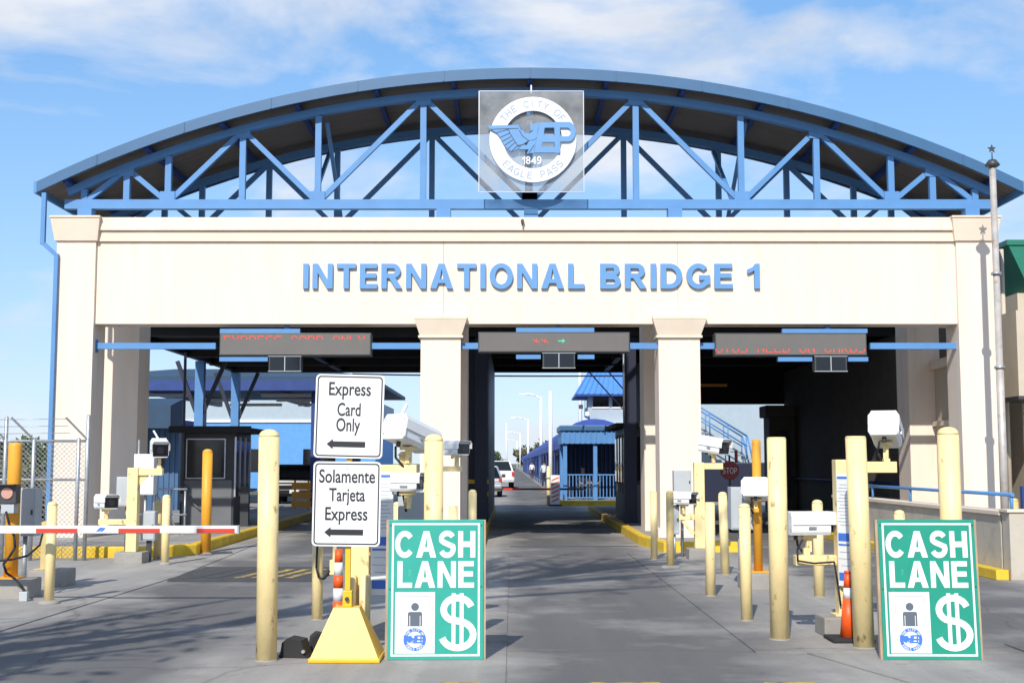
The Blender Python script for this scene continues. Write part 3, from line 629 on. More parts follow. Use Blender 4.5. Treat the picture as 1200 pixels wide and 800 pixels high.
def led_sign(label, xc, z0, z1, text, rows, ztop, spx, bars):
    g = T('message_sign', label, 'message sign', (xc, 27.4, z0), group='electronic message signs over the lanes')
    x0, x1 = xc-1.6, xc+1.6
    g.addw('cabinet', BX(x0, x1, 27.30, 27.62, z0, z1, bev=0.01), 'dark_metal')
    g.addw('display_face', BX(x0+0.025, x1-0.025, 27.285, 27.299, z0+0.025, z1-0.025), 'led_face')
    px = 0.0295; tot = len(text)*6*px; xs = xc - tot/2
    bm = {'led_red': MB(), 'led_green': MB()}; used = set()
    for i, ch in enumerate(text):
        bits = F5[ch].split(); mm = 'led_green' if ch == '>' else 'led_red'
        for r_ in rows:
            for c_ in range(5):
                if bits[r_][c_] == '1':
                    X = xs + (i*6+c_)*px; Z = ztop - (r_-rows[0])*0.027
                    bm[mm].poly([(X, 27.281, Z), (X+px*0.82, 27.281, Z), (X+px*0.82, 27.281, Z+0.02), (X, 27.281, Z+0.02)]); used.add(mm)
    for mm in used: g.addw('led_text', bm[mm], mm)['kind'] = 'stuff'
    for (bx0, bx1, bz) in bars: g.addw('mounting_bar', BX(bx0, bx1, 27.32, 27.44, bz-0.045, bz+0.045), 'blue_steel')
    sg = g.addw('signal_box', BX(spx-0.34, spx+0.34, 27.28, 27.5, z0-0.33, z0-0.012, bev=0.008), 'dark_metal')
    for s in (-1, 1): g.addw('signal_pane', BX(spx+s*0.165-0.145, spx+s*0.165+0.145, 27.27, 27.278, z0-0.305, z0-0.03), 'glass_dark', sg)
    g.addw('frame_rim', BX(spx-0.35, spx+0.35, 27.262, 27.268, z0-0.335, z0-0.322).box(spx-0.35, spx+0.35, 27.262, 27.268, z0-0.02, z0-0.008).box(spx-0.008, spx+0.008, 27.262, 27.268, z0-0.32, z0-0.022), 'grey_box', sg)
    g.addw('hanger', BX(spx-0.05, spx+0.05, 27.45, 27.55, z1+0.05, 4.65), 'blue_steel')
    return g
led_sign('dark message sign with a row of red letters over the left lane', -4.64, 4.0, 4.48, 'EXPRESS CARD ONLY', (0, 1, 2), 4.40, -4.85, [(-6.24, -4.55, 4.53), (-6.24, -5.22, 3.93)])
led_sign('dark message sign with red and green symbols over the middle lane', 0.90, 4.07, 4.50, '$$ > ', (2, 3, 4), 4.33, 1.0, [(0.1, 1.75, 4.55), (0.1, 0.62, 3.98), (1.4, 1.75, 3.98)])
led_sign('dark message sign with red half letters along its lower edge over the right lane', 5.97, 4.0, 4.48, 'UTOS NEED ON CARDS', (4, 5, 6), 4.12, 6.8, [(5.8, 7.6, 4.53), (5.7, 6.42, 3.93), (7.18, 7.6, 3.93)])

for o in [q for q in COL.objects if q.parent is None and (q.name.startswith('message_sign') or q.name.startswith('sign_support_rail'))]:
    o.location = (o.location.x*0.985, o.location.y-0.42, o.location.z-0.04)

# ================================================================== LANE CANOPY BEHIND
CN = T('lane_canopy', 'long dark flat canopy over the inspection lanes behind the gateway', 'canopy', (0, 39, 0))
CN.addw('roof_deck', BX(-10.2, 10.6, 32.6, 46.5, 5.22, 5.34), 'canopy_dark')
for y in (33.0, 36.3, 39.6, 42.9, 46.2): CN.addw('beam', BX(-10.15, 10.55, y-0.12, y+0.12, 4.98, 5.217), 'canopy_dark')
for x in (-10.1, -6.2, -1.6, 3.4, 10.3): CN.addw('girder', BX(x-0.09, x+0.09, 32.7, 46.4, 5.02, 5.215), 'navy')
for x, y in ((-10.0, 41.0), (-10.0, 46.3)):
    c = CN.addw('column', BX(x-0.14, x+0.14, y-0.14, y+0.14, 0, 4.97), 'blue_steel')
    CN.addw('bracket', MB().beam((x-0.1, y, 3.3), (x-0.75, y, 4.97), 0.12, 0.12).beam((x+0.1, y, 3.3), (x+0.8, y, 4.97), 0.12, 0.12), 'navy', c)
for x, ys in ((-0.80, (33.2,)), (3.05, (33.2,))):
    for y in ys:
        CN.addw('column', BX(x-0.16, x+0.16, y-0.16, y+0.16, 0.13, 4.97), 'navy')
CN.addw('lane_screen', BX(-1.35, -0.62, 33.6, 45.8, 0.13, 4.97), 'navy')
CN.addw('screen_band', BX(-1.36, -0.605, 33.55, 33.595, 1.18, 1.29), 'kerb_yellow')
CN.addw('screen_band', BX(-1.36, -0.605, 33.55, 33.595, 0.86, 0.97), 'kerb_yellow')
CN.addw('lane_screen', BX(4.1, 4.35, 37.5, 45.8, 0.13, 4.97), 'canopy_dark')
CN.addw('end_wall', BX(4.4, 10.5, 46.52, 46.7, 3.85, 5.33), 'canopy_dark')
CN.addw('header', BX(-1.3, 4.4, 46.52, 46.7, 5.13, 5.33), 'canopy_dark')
CN.addw('orange_bar', BX(5.0, 6.6, 39.2, 39.27, 4.05, 4.13), 'barrier_orange')
for x in (3.35,): CN.addw('conduit', MB().path([(2.86, 32.7, 4.9), (2.86, 32.7, 2.9)], 0.03), 'galvanised')
for (x0, x1, y) in ((-6.0, -3.4, 35), (4.8, 8.5, 36), (5.5, 9.0, 34.4)):
    CN.addw('roof_pipe', MB().tube((x0, y, 5.45), (x1, y, 5.5), 0.05), 'dark_blue')
b = MB()
for x in (4.4, 5.9, 7.4, 8.9): b.beam((x, 33.0, 5.14), (x+0.75, 33.0, 5.62), 0.07, 0.07).beam((x+0.75, 33.0, 5.62), (x+1.5, 33.0, 5.14), 0.07, 0.07)
b.beam((4.4, 33.0, 5.64), (10.4, 33.0, 5.64), 0.07, 0.07); CN.addw('roof_frame', b, 'dark_blue', label='low blue roof frame above the right lane')
b = MB()
for x in (-9.4, -7.9, -6.4, -4.9): b.beam((x, 33.0, 5.14), (x+0.75, 33.0, 5.66), 0.12, 0.07).beam((x+0.75, 33.0, 5.66), (x+1.5, 33.0, 5.14), 0.12, 0.07)
b.beam((-9.5, 33.0, 5.7), (-3.3, 33.0, 5.7), 0.10, 0.10); CN.addw('roof_frame', b, 'dark_blue', label='low blue roof frame above the left lane')
# shaded side building on the right of the lanes
SB = T('side_building', 'shaded dark stone wall with an arched niche pillar beside the right lane', 'building', (10, 38, 0))
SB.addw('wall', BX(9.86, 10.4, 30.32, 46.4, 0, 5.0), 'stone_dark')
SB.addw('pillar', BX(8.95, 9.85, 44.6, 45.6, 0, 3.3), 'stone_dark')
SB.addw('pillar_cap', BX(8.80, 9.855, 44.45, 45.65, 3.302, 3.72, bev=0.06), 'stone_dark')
nic = [(9.14, 0.5), (9.66, 0.5), (9.66, 2.6)] + [(9.40+0.26*math.cos(R(a)), 2.6+0.26*math.sin(R(a))) for a in range(15, 180, 15)] + [(9.14, 2.6)]
b = MB(); b.loft([(x, 44.57, z) for x, z in nic], [(x, 44.598, z) for x, z in nic]); SB.addw('niche_panel', b, 'booth_dark')
SB.addw('railing', MB().path([(9.7, 30.5, 1.2), (9.7, 44.4, 1.2)], 0.03).path([(9.7, 31, 0), (9.7, 31, 1.2)], 0.025).path([(9.7, 38, 0), (9.7, 38, 1.2)], 0.025), 'dark_blue')

# ================================================================== BOLLARDS
def bollard(x, y, h, d, label, m='cream', group=None, collar=0, tilt=(0, 0), flat=False):
    t = T('bollard', label, 'bollard', (x, y, 0), random.uniform(0, 6.28), group)
    r = d/2; tx, ty = tilt[0]+random.uniform(-0.007, 0.007), tilt[1]+random.uniform(-0.007, 0.007)
    ca, sa = math.cos(t.o.rotation_euler.z), math.sin(t.o.rotation_euler.z); tx, ty = tx*ca+ty*sa, -tx*sa+ty*ca
    b = MB().lathe([(r, 0.0), (r, h-r*0.75)], 24)
    c = MB().lathe([(r*1.0, 0.0), (r*0.97, r*0.2), (r*0.86, r*0.42), (r*0.66, r*0.60), (r*0.36, r*0.72), (0, r*0.76)] if not flat else [(r, 0), (r*0.98, r*0.1), (r*0.9, r*0.18), (0, r*0.2)], 24)
    for v in b.bm.verts: v.co.x += tx*v.co.z; v.co.y += ty*v.co.z
    zt = h-r*0.75
    for v in c.bm.verts: v.co.x += tx*zt; v.co.y += ty*zt; v.co.z += zt
    t.add('post', b, m); t.add('cap', c, m)
    if collar: t.add('concrete_collar', MB().lathe([(r*collar, 0.0), (r*collar, 0.03), (r*collar*0.8, 0.05), (r*0.99, 0.055)], 18), 'concrete')
    else: t.add('weld_ring', MB().lathe([(r*1.14, 0.0), (r*1.10, 0.016), (r*0.99, 0.024)], 20), 'concrete')
    return t
GB, GS, GO = 'thick cream bollards at the lane islands', 'slim cream bollards around the lane equipment', 'tall orange-yellow bollards'
bollard(-2.12, 11.25, 2.00, 0.18, 'thick cream bollard standing alone left of the express card sign', group=GB)
bollard(-0.715, 11.75, 1.97, 0.175, 'thick cream bollard directly behind the left cash lane sign', group=GB)
bollard(2.59, 12.59, 2.01, 0.185, 'thick worn cream bollard left of the cone on the right island', group=GB, m='cream', flat=True)
bollard(3.25, 12.02, 2.01, 0.19, 'thick cream bollard standing in front of the right orange cone', group=GB, tilt=(-0.012, 0), flat=True)
bollard(4.17, 12.25, 2.05, 0.20, 'thick cream bollard rising behind the right cash lane sign', group=GB, tilt=(-0.01, 0))
bollard(-5.62, 15.76, 1.24, 0.12, 'slim cream bollard nearest the barrier machine at the left edge', group=GS, collar=2.2)
bollard(-5.84, 21.79, 1.18, 0.13, 'slim cream bollard right of the left camera post, before the yellow kerb', group=GS, collar=1.6)
bollard(-6.28, 22.9, 1.06, 0.13, 'dirty slim cream bollard just behind the left camera post', 'cream_dirty', group=GS)
bollard(-2.12, 14.15, 1.25, 0.12, 'slim cream bollard behind the express card sign, cable hanging beside it', group=GS)
bollard(-1.235, 14.0, 1.29, 0.11, 'slim cream bollard rising behind the left cash lane sign under the reader', group=GS)
bollard(-0.61, 20.0, 1.30, 0.13, 'slim cream bollard at the right edge behind the left cash lane sign', group=GS)
bollard(-0.72, 16.0, 1.21, 0.11, 'slim cream bollard just right of the thick one behind the left cash sign', group=GS, flat=True)
bollard(2.52, 22.93, 1.24, 0.12, 'slim cream bollard at the kerb nose right of the middle lane', group=GS, flat=True)
bollard(2.58, 21.08, 1.26, 0.125, 'dull slim bollard with wide concrete foot right of the middle lane', 'cream_dirty', group=GS, collar=2.6)
bollard(2.55, 16.66, 1.24, 0.13, 'slim flat-topped cream bollard in front of the right camera post', group=GS, flat=True)
bollard(3.26, 19.8, 1.27, 0.135, 'slim cream bollard with scuffed dome right of the right camera post', group=GS, tilt=(-0.02, 0), m='cream')
bollard(2.54, 14.07, 1.27, 0.125, 'slim cream bollard in front of the orange kiosk post', group=GS)
bollard(3.92, 16.55, 1.24, 0.135, 'slim cream bollard behind the low white camera on the right', group=GS, m='cream')
bollard(4.8, 16.0, 1.13, 0.13, 'slim cream bollard whose dome peeks over the right cash lane sign', group=GS)
bollard(7.78, 20.0, 1.17, 0.14, 'slim cream bollard at the far right by the ramp wall end', group=GS, m='cream_dirty', collar=1.8)
bollard(-5.84, 24.67, 1.98, 0.19, 'tall orange-yellow bollard in front of the dark left toll booth', 'orange_yellow', group=GO)

def block(name, x, y, w, d, h, label, m='concrete'):
    b = MB().box(x-w/2, x+w/2, y-d/2, y+d/2, 0, h, bev=0.02); return single(name, b, m, label, 'concrete block', 'concrete footing blocks')
# ================================================================== CAMERA HOUSINGS
def camera_unit(label, loc, yaw, length=0.5, w=0.26, h=0.24, pitch=0.0, antenna=False, face='glass_dark', grp='white camera housings'):
    """box housing with sun hood, its front end pointing along the local -Y axis"""
    t = T('camera_housing', label, 'camera', loc, yaw, grp); L = length
    def tiltm(me):
        me.transform(Matrix.Rotation(pitch, 4, 'X')); return me
    def sect(k, zt): return [(-w*0.42*k, 0.03), (w*0.42*k, 0.03), (w/2*k, 0.03+h*0.14), (w/2*k, 0.03+h*0.78), (w*0.40*k, 0.03+h*0.95*zt), (-w*0.40*k, 0.03+h*0.95*zt), (-w/2*k, 0.03+h*0.78), (-w/2*k, 0.03+h*0.14)]
    body = MB(); body.loft([(x, -L*0.44, z) for x, z in sect(0.95, 0.97)], [(x, L*0.46, z) for x, z in sect(0.95, 0.97)])
    t.add('body', tiltm(body.mesh('b')), 'housing_white')
    hood = MB(); out = [(-w*0.525, h*0.44), (-w*0.525, h*0.82), (-w*0.41, h*1.0), (w*0.41, h*1.0), (w*0.525, h*0.82), (w*0.525, h*0.44)]
    inn = [(w*0.50, h*0.44), (w*0.50, h*0.81), (w*0.40, h*0.972), (-w*0.40, h*0.972), (-w*0.50, h*0.81), (-w*0.50, h*0.44)]
    hood.loft([(x, -L*0.56, z+0.032) for x, z in out+inn], [(x, L*0.46, z+0.032) for x, z in out+inn])
    t.add('sun_hood', tiltm(hood.mesh('b')), 'housing_white')
    bk = MB(); bk.loft([(x*1.04, L*0.4605, z*1.02) for x, z in sect(1.0, 1.06)], [(x*0.99, L*0.485, z*1.0) for x, z in sect(1.0, 1.03)]); t.add('back_cover', tiltm(bk.mesh('b')), 'housing_white')
    for sx in (-1, 1):
        for zq in (0.2, 0.8): t.add('screw', tiltm(MB().tube((sx*w*0.40, L*0.4852, 0.03+h*zq), (sx*w*0.40, L*0.492, 0.03+h*zq), 0.008, n=8).mesh('b')), 'aluminium')
        t.add('side_latch', tiltm(BX(sx*w*0.53-0.004, sx*w*0.53+0.004, -0.04, 0.04, h*0.40, h*0.50).mesh('b')), 'aluminium')
    t.add('cable_gland', tiltm(MB().tube((0, L*0.30, 0.029), (0, L*0.30, -0.02), 0.022, n=10).mesh('b')), 'dark_metal')
    t.add('seam', tiltm(BX(-w*0.50, w*0.50, L*0.4855, L*0.487, h*0.36, h*0.375).mesh('b')), 'grey_box')
    f = t.add('front_face', tiltm(BX(-w*0.44, w*0.44, -L*0.455, -L*0.443, 0.05, h*0.80+0.03).mesh('f')), face)
    lens = MB().tube((0, -L*0.475, h*0.42+0.03), (0, -L*0.457, h*0.42+0.03), w*0.2, w*0.22, 20); t.add('lens', tiltm(lens.mesh('l')), 'lens', f)
    t.add('bracket', BX(-w*0.22, w*0.22, -0.07, 0.07, -0.005, 0.028).box(-0.025, 0.025, -0.025, 0.025, -0.14, -0.006), 'cream')
    t.add('cable', MB().path([(0.05, L*0.25, 0.03), (0.07, L*0.2, -0.08), (0.04, 0.03, -0.17)], 0.012, 6), 'rubber')
    if antenna: t.add('antenna', MB().beam((w*0.1, L*0.3, h*0.9), (w*0.1-0.22*0.6, L*0.3, h*0.9+0.22), 0.03, 0.012), 'housing_white')
    return t
def gear_box(name, label, cx, cy, cz, w, d, h, m='grey_box', rz=0.0, cat='equipment box'):
    t = T(name, label, cat, (cx, cy, cz), rz)
    t.add('cabinet', BX(-w/2, w/2, -d/2, d/2, 0, h, bev=0.008), m)
    t.add('door', BX(-w/2+0.015, w/2-0.015, -d/2-0.012, -d/2-0.001, 0.02, h-0.02, bev=0.003), m)
    if cz > 0.7: t.add('leg', MB().tube((0, d*0.2, -cz), (0, d*0.2, -0.001), 0.03, n=10), 'galvanised')
    t.add('latch', BX(w/2-0.045, w/2-0.025, -d/2-0.03, -d/2-0.013, h*0.45, h*0.55), 'dark_metal')
    return t

# ---- left camera post
t = T('camera_post', 'cream square camera post with two arms by the left kerb', 'post', (-6.52, 22.2, 0), group='cream camera posts')
t.addw('upright', BX(-6.61, -6.43, 22.11, 22.29, 0.201, 1.63, bev=0.008), 'cream')
t.addw('arm', BX(-6.428, -6.02, 22.14, 22.26, 1.50, 1.62, bev=0.006), 'cream')
t.addw('arm', BX(-7.1, -6.612, 22.15, 22.25, 0.66, 0.75, bev=0.006), 'cream')
t.addw('gusset', MB().loft([(-6.428, 22.18, 1.499), (-6.25, 22.18, 1.499), (-6.428, 22.18, 1.32)], [(-6.428, 22.2, 1.499), (-6.25, 22.2, 1.499), (-6.428, 22.2, 1.32)]), 'cream')
t.addw('stub', BX(-6.12, -6.05, 22.16, 22.24, 1.622, 1.66), 'cream')
block('footing_block', -6.52, 22.2, 0.48, 0.45, 0.2, 'rough concrete block under the left camera post')
camera_unit('white camera with antenna on the upper arm of the left post', (-6.09, 22.2, 1.80), R(20), 0.42, 0.29, 0.28, R(8), antenna=True)
camera_unit('white camera on the low left arm of the left post', (-6.98, 22.2, 0.90), R(40), 0.46, 0.27, 0.24)
gear_box('junction_box', 'pale grey junction box behind the left camera post', -6.80, 22.75, 0.95, 0.32, 0.18, 0.52)
gear_box('meter_box', 'small grey meter box on a dark stand beside the left camera post', -6.30, 22.45, 0.38, 0.24, 0.2, 0.50)
single('box_stand', BX(-6.34, -6.26, 22.42, 22.48, 0, 0.379), 'dark_metal', 'dark steel stand below the small grey meter box', 'stand')
# ---- barrier machine at the left edge
bm_ = T('barrier_arm', 'red and white striped barrier arm across the left lane', 'barrier', (-6.4, 15.4, 0))
bm_.addw('arm', BX(-7.6, -3.27, 15.37, 15.43, 0.875, 0.965, bev=0.008), 'paint_white')
for x0, x1 in ((-5.62, -4.98), (-4.52, -3.9), (-3.86+0.0, -3.31)): pass
for x0, x1 in ((-5.66, -5.17), (-4.68, -4.19), (-3.75, -3.30)):
    bm_.addw('red_stripe', BX(x0, x1, 15.360, 15.368, 0.885, 0.932), 'red_paint')
bm_.addw('scrape', MB().poly([(-4.95, 15.366, 0.90), (-4.91, 15.366, 0.90), (-4.86, 15.366, 0.945), (-4.90, 15.366, 0.945)]).poly([(-4.90, 15.366, 0.90), (-4.87, 15.366, 0.90), (-4.83, 15.366, 0.94), (-4.86, 15.366, 0.94)]), 'seal_blue')
bm_.addw('end_cap', BX(-3.268, -3.25, 15.365, 15.435, 0.87, 0.97), 'grey_box')
bm_.addw('machine_cabinet', BX(-7.85, -7.25, 15.47, 15.95, 0.013, 1.10, bev=0.02), 'grey_box')
bm_.addw('pivot', BX(-7.62, -7.42, 15.435, 15.469, 0.8, 1.04), 'dark_metal')
t = T('signal_post', 'orange-yellow post carrying a signal lamp at the left edge', 'post', (-6.38, 16.5, 0))
t.addw('post', MB().lathe([(0.085, 0.25), (0.085, 1.93), (0.075, 1.965), (0, 1.97)], 20, (-6.38, 16.5, 0)), 'orange_yellow')
t.addw('flange', BX(-6.52, -6.24, 16.36, 16.64, 0.251, 0.27), 'orange_yellow')
t = T('signal_lamp', 'round pink signal lamp in a black box at the left edge', 'signal lamp', (-6.36, 16.3, 1.2))
t.addw('housing', BX(-6.47, -6.25, 16.24, 16.40, 1.20, 1.44, bev=0.01), 'dark_metal')
t.addw('lens', MB().tube((-6.36, 16.24, 1.33), (-6.36, 16.22, 1.33), 0.078, 0.07, 24), 'signal_lens')
t.addw('visor', BX(-6.47, -6.25, 16.14, 16.238, 1.432, 1.443), 'dark_metal')
t.addw('bracket', BX(-6.44, -6.28, 16.26, 16.40, 1.08, 1.195), 'grey_box')
gear_box('controller_cabinet', 'grey controller cabinet behind the signal lamp at left edge', -6.40, 16.95, 0.76, 0.36, 0.25, 0.62)
block('footing_block', -6.38, 16.5, 0.62, 0.5, 0.25, 'concrete block under the signal post at the left edge')
block('footing_block', -6.42, 18.1, 0.5, 0.5, 0.24, 'concrete block behind the signal post footing at left')
t = T('old_post', 'dirty yellow square post on the rear left concrete block', 'post', (-6.47, 18.0, 0))
t.addw('upright', BX(-6.53, -6.39, 17.93, 18.07, 0.242, 0.9), 'cream_dirty'); t.addw('plate', BX(-6.60, -6.32, 17.86, 18.14, 0.241, 0.255), 'cream_dirty')
t = T('power_cable', 'black cable looping from the signal lamp down to a small grey box', 'cable', (-6.2, 16.1, 0))
pts = [(-6.30+0.10*math.sin(k*0.9), 16.25-0.04*k, 1.12-0.10*k) for k in range(9)]
pts = [(-6.36, 16.22, 1.1), (-6.30, 16.18, 0.95), (-6.22, 16.15, 0.80), (-6.20, 16.14, 0.66), (-6.26, 16.13, 0.55), (-6.33, 16.12, 0.46), (-6.28, 16.1, 0.35), (-6.15, 16.08, 0.27), (-6.05, 16.05, 0.17), (-6.02, 16.04, 0.09)]
t.addw('cord', MB().path(pts, 0.016, 8), 'rubber')
t.addw('cord', MB().path([(-6.1, 16.8, 0.8), (-6.06, 16.6, 0.66), (-6.14, 16.4, 0.54), (-6.3, 16.3, 0.50), (-6.5, 16.25, 0.48)], 0.014, 8), 'rubber')
t.addw('plug_box', BX(-6.07, -5.97, 15.98, 16.06, 0.013, 0.13, bev=0.008), 'grey_box')
# ---- chain-link fence at left
FN = T('chain_link_fence', 'galvanised chain-link fence with barbed wire arms at the left edge', 'fence', (-8.6, 22.7, 0))
for x, top in ((-8.95, 2.52), (-8.45, 2.14), (-7.66, 2.14), (-7.50, 2.55), (-10.4, 2.14)):
    FN.addw('post', MB().lathe([(0.035, 0), (0.035, top), (0, top+0.02)], 12, (x, 22.7, 0)), 'galvanised')
for z in (2.10, 1.42): FN.addw('rail', MB().tube((-11.5, 22.72, z), (-7.5, 22.72, z), 0.024, n=10), 'galvanised')
b = MB()
for dirn in (1, -1):
    k = -2.2
    while k < 6.4:
        x0 = -11.4 + k*1.0; z0, z1 = 0.05, 2.08
        xa, xb = (x0, x0+(z1-z0)) if dirn == 1 else (x0+(z1-z0), x0)
        pa, pb = Vector((xa, 22.70, z0)), Vector((xb, 22.70, z1)); lo, hi = -11.4, -7.5
        d = pb-pa
        t0, t1 = 0.0, 1.0
        for lim, sgn in ((lo, 1), (hi, -1)):
            fa, fb_ = (pa.x-lim)*sgn, (pb.x-lim)*sgn
            if fa < 0 and fb_ < 0: t1 = -1
            elif fa < 0: t0 = max(t0, fa/(fa-fb_))
            elif fb_ < 0: t1 = min(t1, fa/(fa-fb_))
        if t1 > t0+0.02: b.tube(pa+d*t0, pa+d*t1, 0.0045, n=3, caps=False)
        k += 0.085
o = FN.addw('chain_link_mesh', b, 'galvanised'); o['kind'] = 'stuff'
for x in (-8.95, -8.45, -7.5): FN.addw('barb_arm', MB().beam((x, 22.68, 2.12), (x-0.28, 22.35, 2.50), 0.035, 0.02), 'aluminium')
for k in range(3):
    f = (k+1)/3; FN.addw('barbed_wire', MB().path([(-11.4, 22.7-0.33*f, 2.14+0.36*f), (-9.2, 22.7-0.33*f, 2.10+0.36*f), (-7.78, 22.7-0.33*f, 2.12+0.36*f)], 0.006, 5), 'galvanised')

# ---- portable express card sign
PS = T('portable_sign', 'portable yellow-based stand with two white express card signs', 'sign', (-1.43, 11.3, 0))
b = MB(); b.loft([(-1.72, 11.10, 0.05), (-1.14, 11.10, 0.05), (-1.14, 11.62, 0.05), (-1.72, 11.62, 0.05)], [(-1.545, 11.25, 0.46), (-1.325, 11.25, 0.46), (-1.325, 11.44, 0.46), (-1.545, 11.44, 0.46)])
bs = PS.addw('base', b, 'plastic_yellow')
PS.addw('skirt', MB().box(-1.735, -1.125, 11.085, 11.635, 0.0135, 0.049, bev=0.01), 'plastic_yellow', bs)
PS.addw('neck', BX(-1.475, -1.395, 11.30, 11.38, 0.461, 0.60, bev=0.006), 'plastic_yellow', bs)
PS.addw('knob', MB().tube((-1.435, 11.30, 0.53), (-1.435, 11.27, 0.53), 0.018, n=10), 'dark_metal', bs)
PS.addw('pole', BX(-1.458, -1.412, 11.318, 11.362, 0.601, 2.42, bev=0.004), 'plastic_yellow')
def traffic_panel(cx, cz, w, h, rot, rows, label):
    y = 11.30; M = Matrix.Translation((cx, y, cz)) @ Matrix.Rotation(rot, 4, 'Y') @ Matrix.Translation((-cx, -y, -cz))
    pm = shape_at([rrect(w, h, 0.04)], cx, y, cz, 0.012); pm.transform(M)
    p = PS.addw('sign_panel', pm, 'sign_white', label=label)
    bd = shape_at([rrect(w-0.03, h-0.03, 0.032), rrect(w-0.052, h-0.052, 0.024)], cx, y-0.0125, cz, 0.002); bd.transform(M); PS.addw('border', bd, 'ink', p)
    for s, x0, x1, zb, hh in rows:
        tm = text_fit(s, cx+x0, cx+x1, cz+zb, hh, y-0.0125, 0.002, 0.014); tm.transform(M); PS.addw('lettering', tm, 'ink', p)
    ar = [(-0.19, 0), (-0.135, 0.045), (-0.135, 0.025), (0.15, 0.025), (0.15, -0.025), (-0.135, -0.025), (-0.135, -0.045)]
    am = shape_at([ar], cx+0.0, y-0.0125, cz-h*0.335, 0.002); am.transform(M); PS.addw('arrow', am, 'ink', p)
    for zq in (h*0.42, -h*0.44):
        q = MB().tube((cx, y-0.0125, cz+zq), (cx, y-0.016, cz+zq), 0.006, n=8).mesh('q'); q.transform(M); PS.addw('bolt', q, 'aluminium', p)
traffic_panel(-1.435, 2.115, 0.605, 0.735, R(1.3), [('Express', -0.185, 0.185, 0.185, 0.112), ('Card', -0.105, 0.1, 0.005, 0.110), ('Only', -0.11, 0.1, -0.13, 0.110)], 'upper white sign reading Express Card Only')
traffic_panel(-1.448, 1.35, 0.595, 0.735, R(0.6), [('Solamente', -0.245, 0.245, 0.185, 0.112), ('Tarjeta', -0.155, 0.16, 0.025, 0.110), ('Express', -0.185, 0.185, -0.14, 0.110)], 'lower white sign reading Solamente Tarjeta Express')
# ---- wheel chocks
def chock(x, y, rzv, label):
    t = T('wheel_chock', label, 'wheel chock', (x, y, 0.013), rzv, 'black rubber wheel chocks')
    pr = [(-0.12, 0), (0.12, 0), (0.07, 0.15), (-0.05, 0.17), (-0.10, 0.13)]
    t.add('wedge', MB().loft([(a, -0.1, z) for a, z in pr], [(a, 0.1, z) for a, z in pr]), 'rubber')
    for k in range(4): t.add('rib', BX(-0.13+0.0, 0.13, -0.09+0.05*k, -0.07+0.05*k, 0.001, 0.025), 'rubber')
    t.add('eye_bolt', MB().tube((0.10, -0.10, 0.06), (0.10, -0.13, 0.06), 0.015, n=8), 'galvanised')
chock(-1.90, 11.48, R(-8), 'ribbed black rubber wheel chock right of the lone thick bollard')
chock(-1.72, 11.80, R(14), 'black rubber wheel chock tucked behind the yellow sign base')

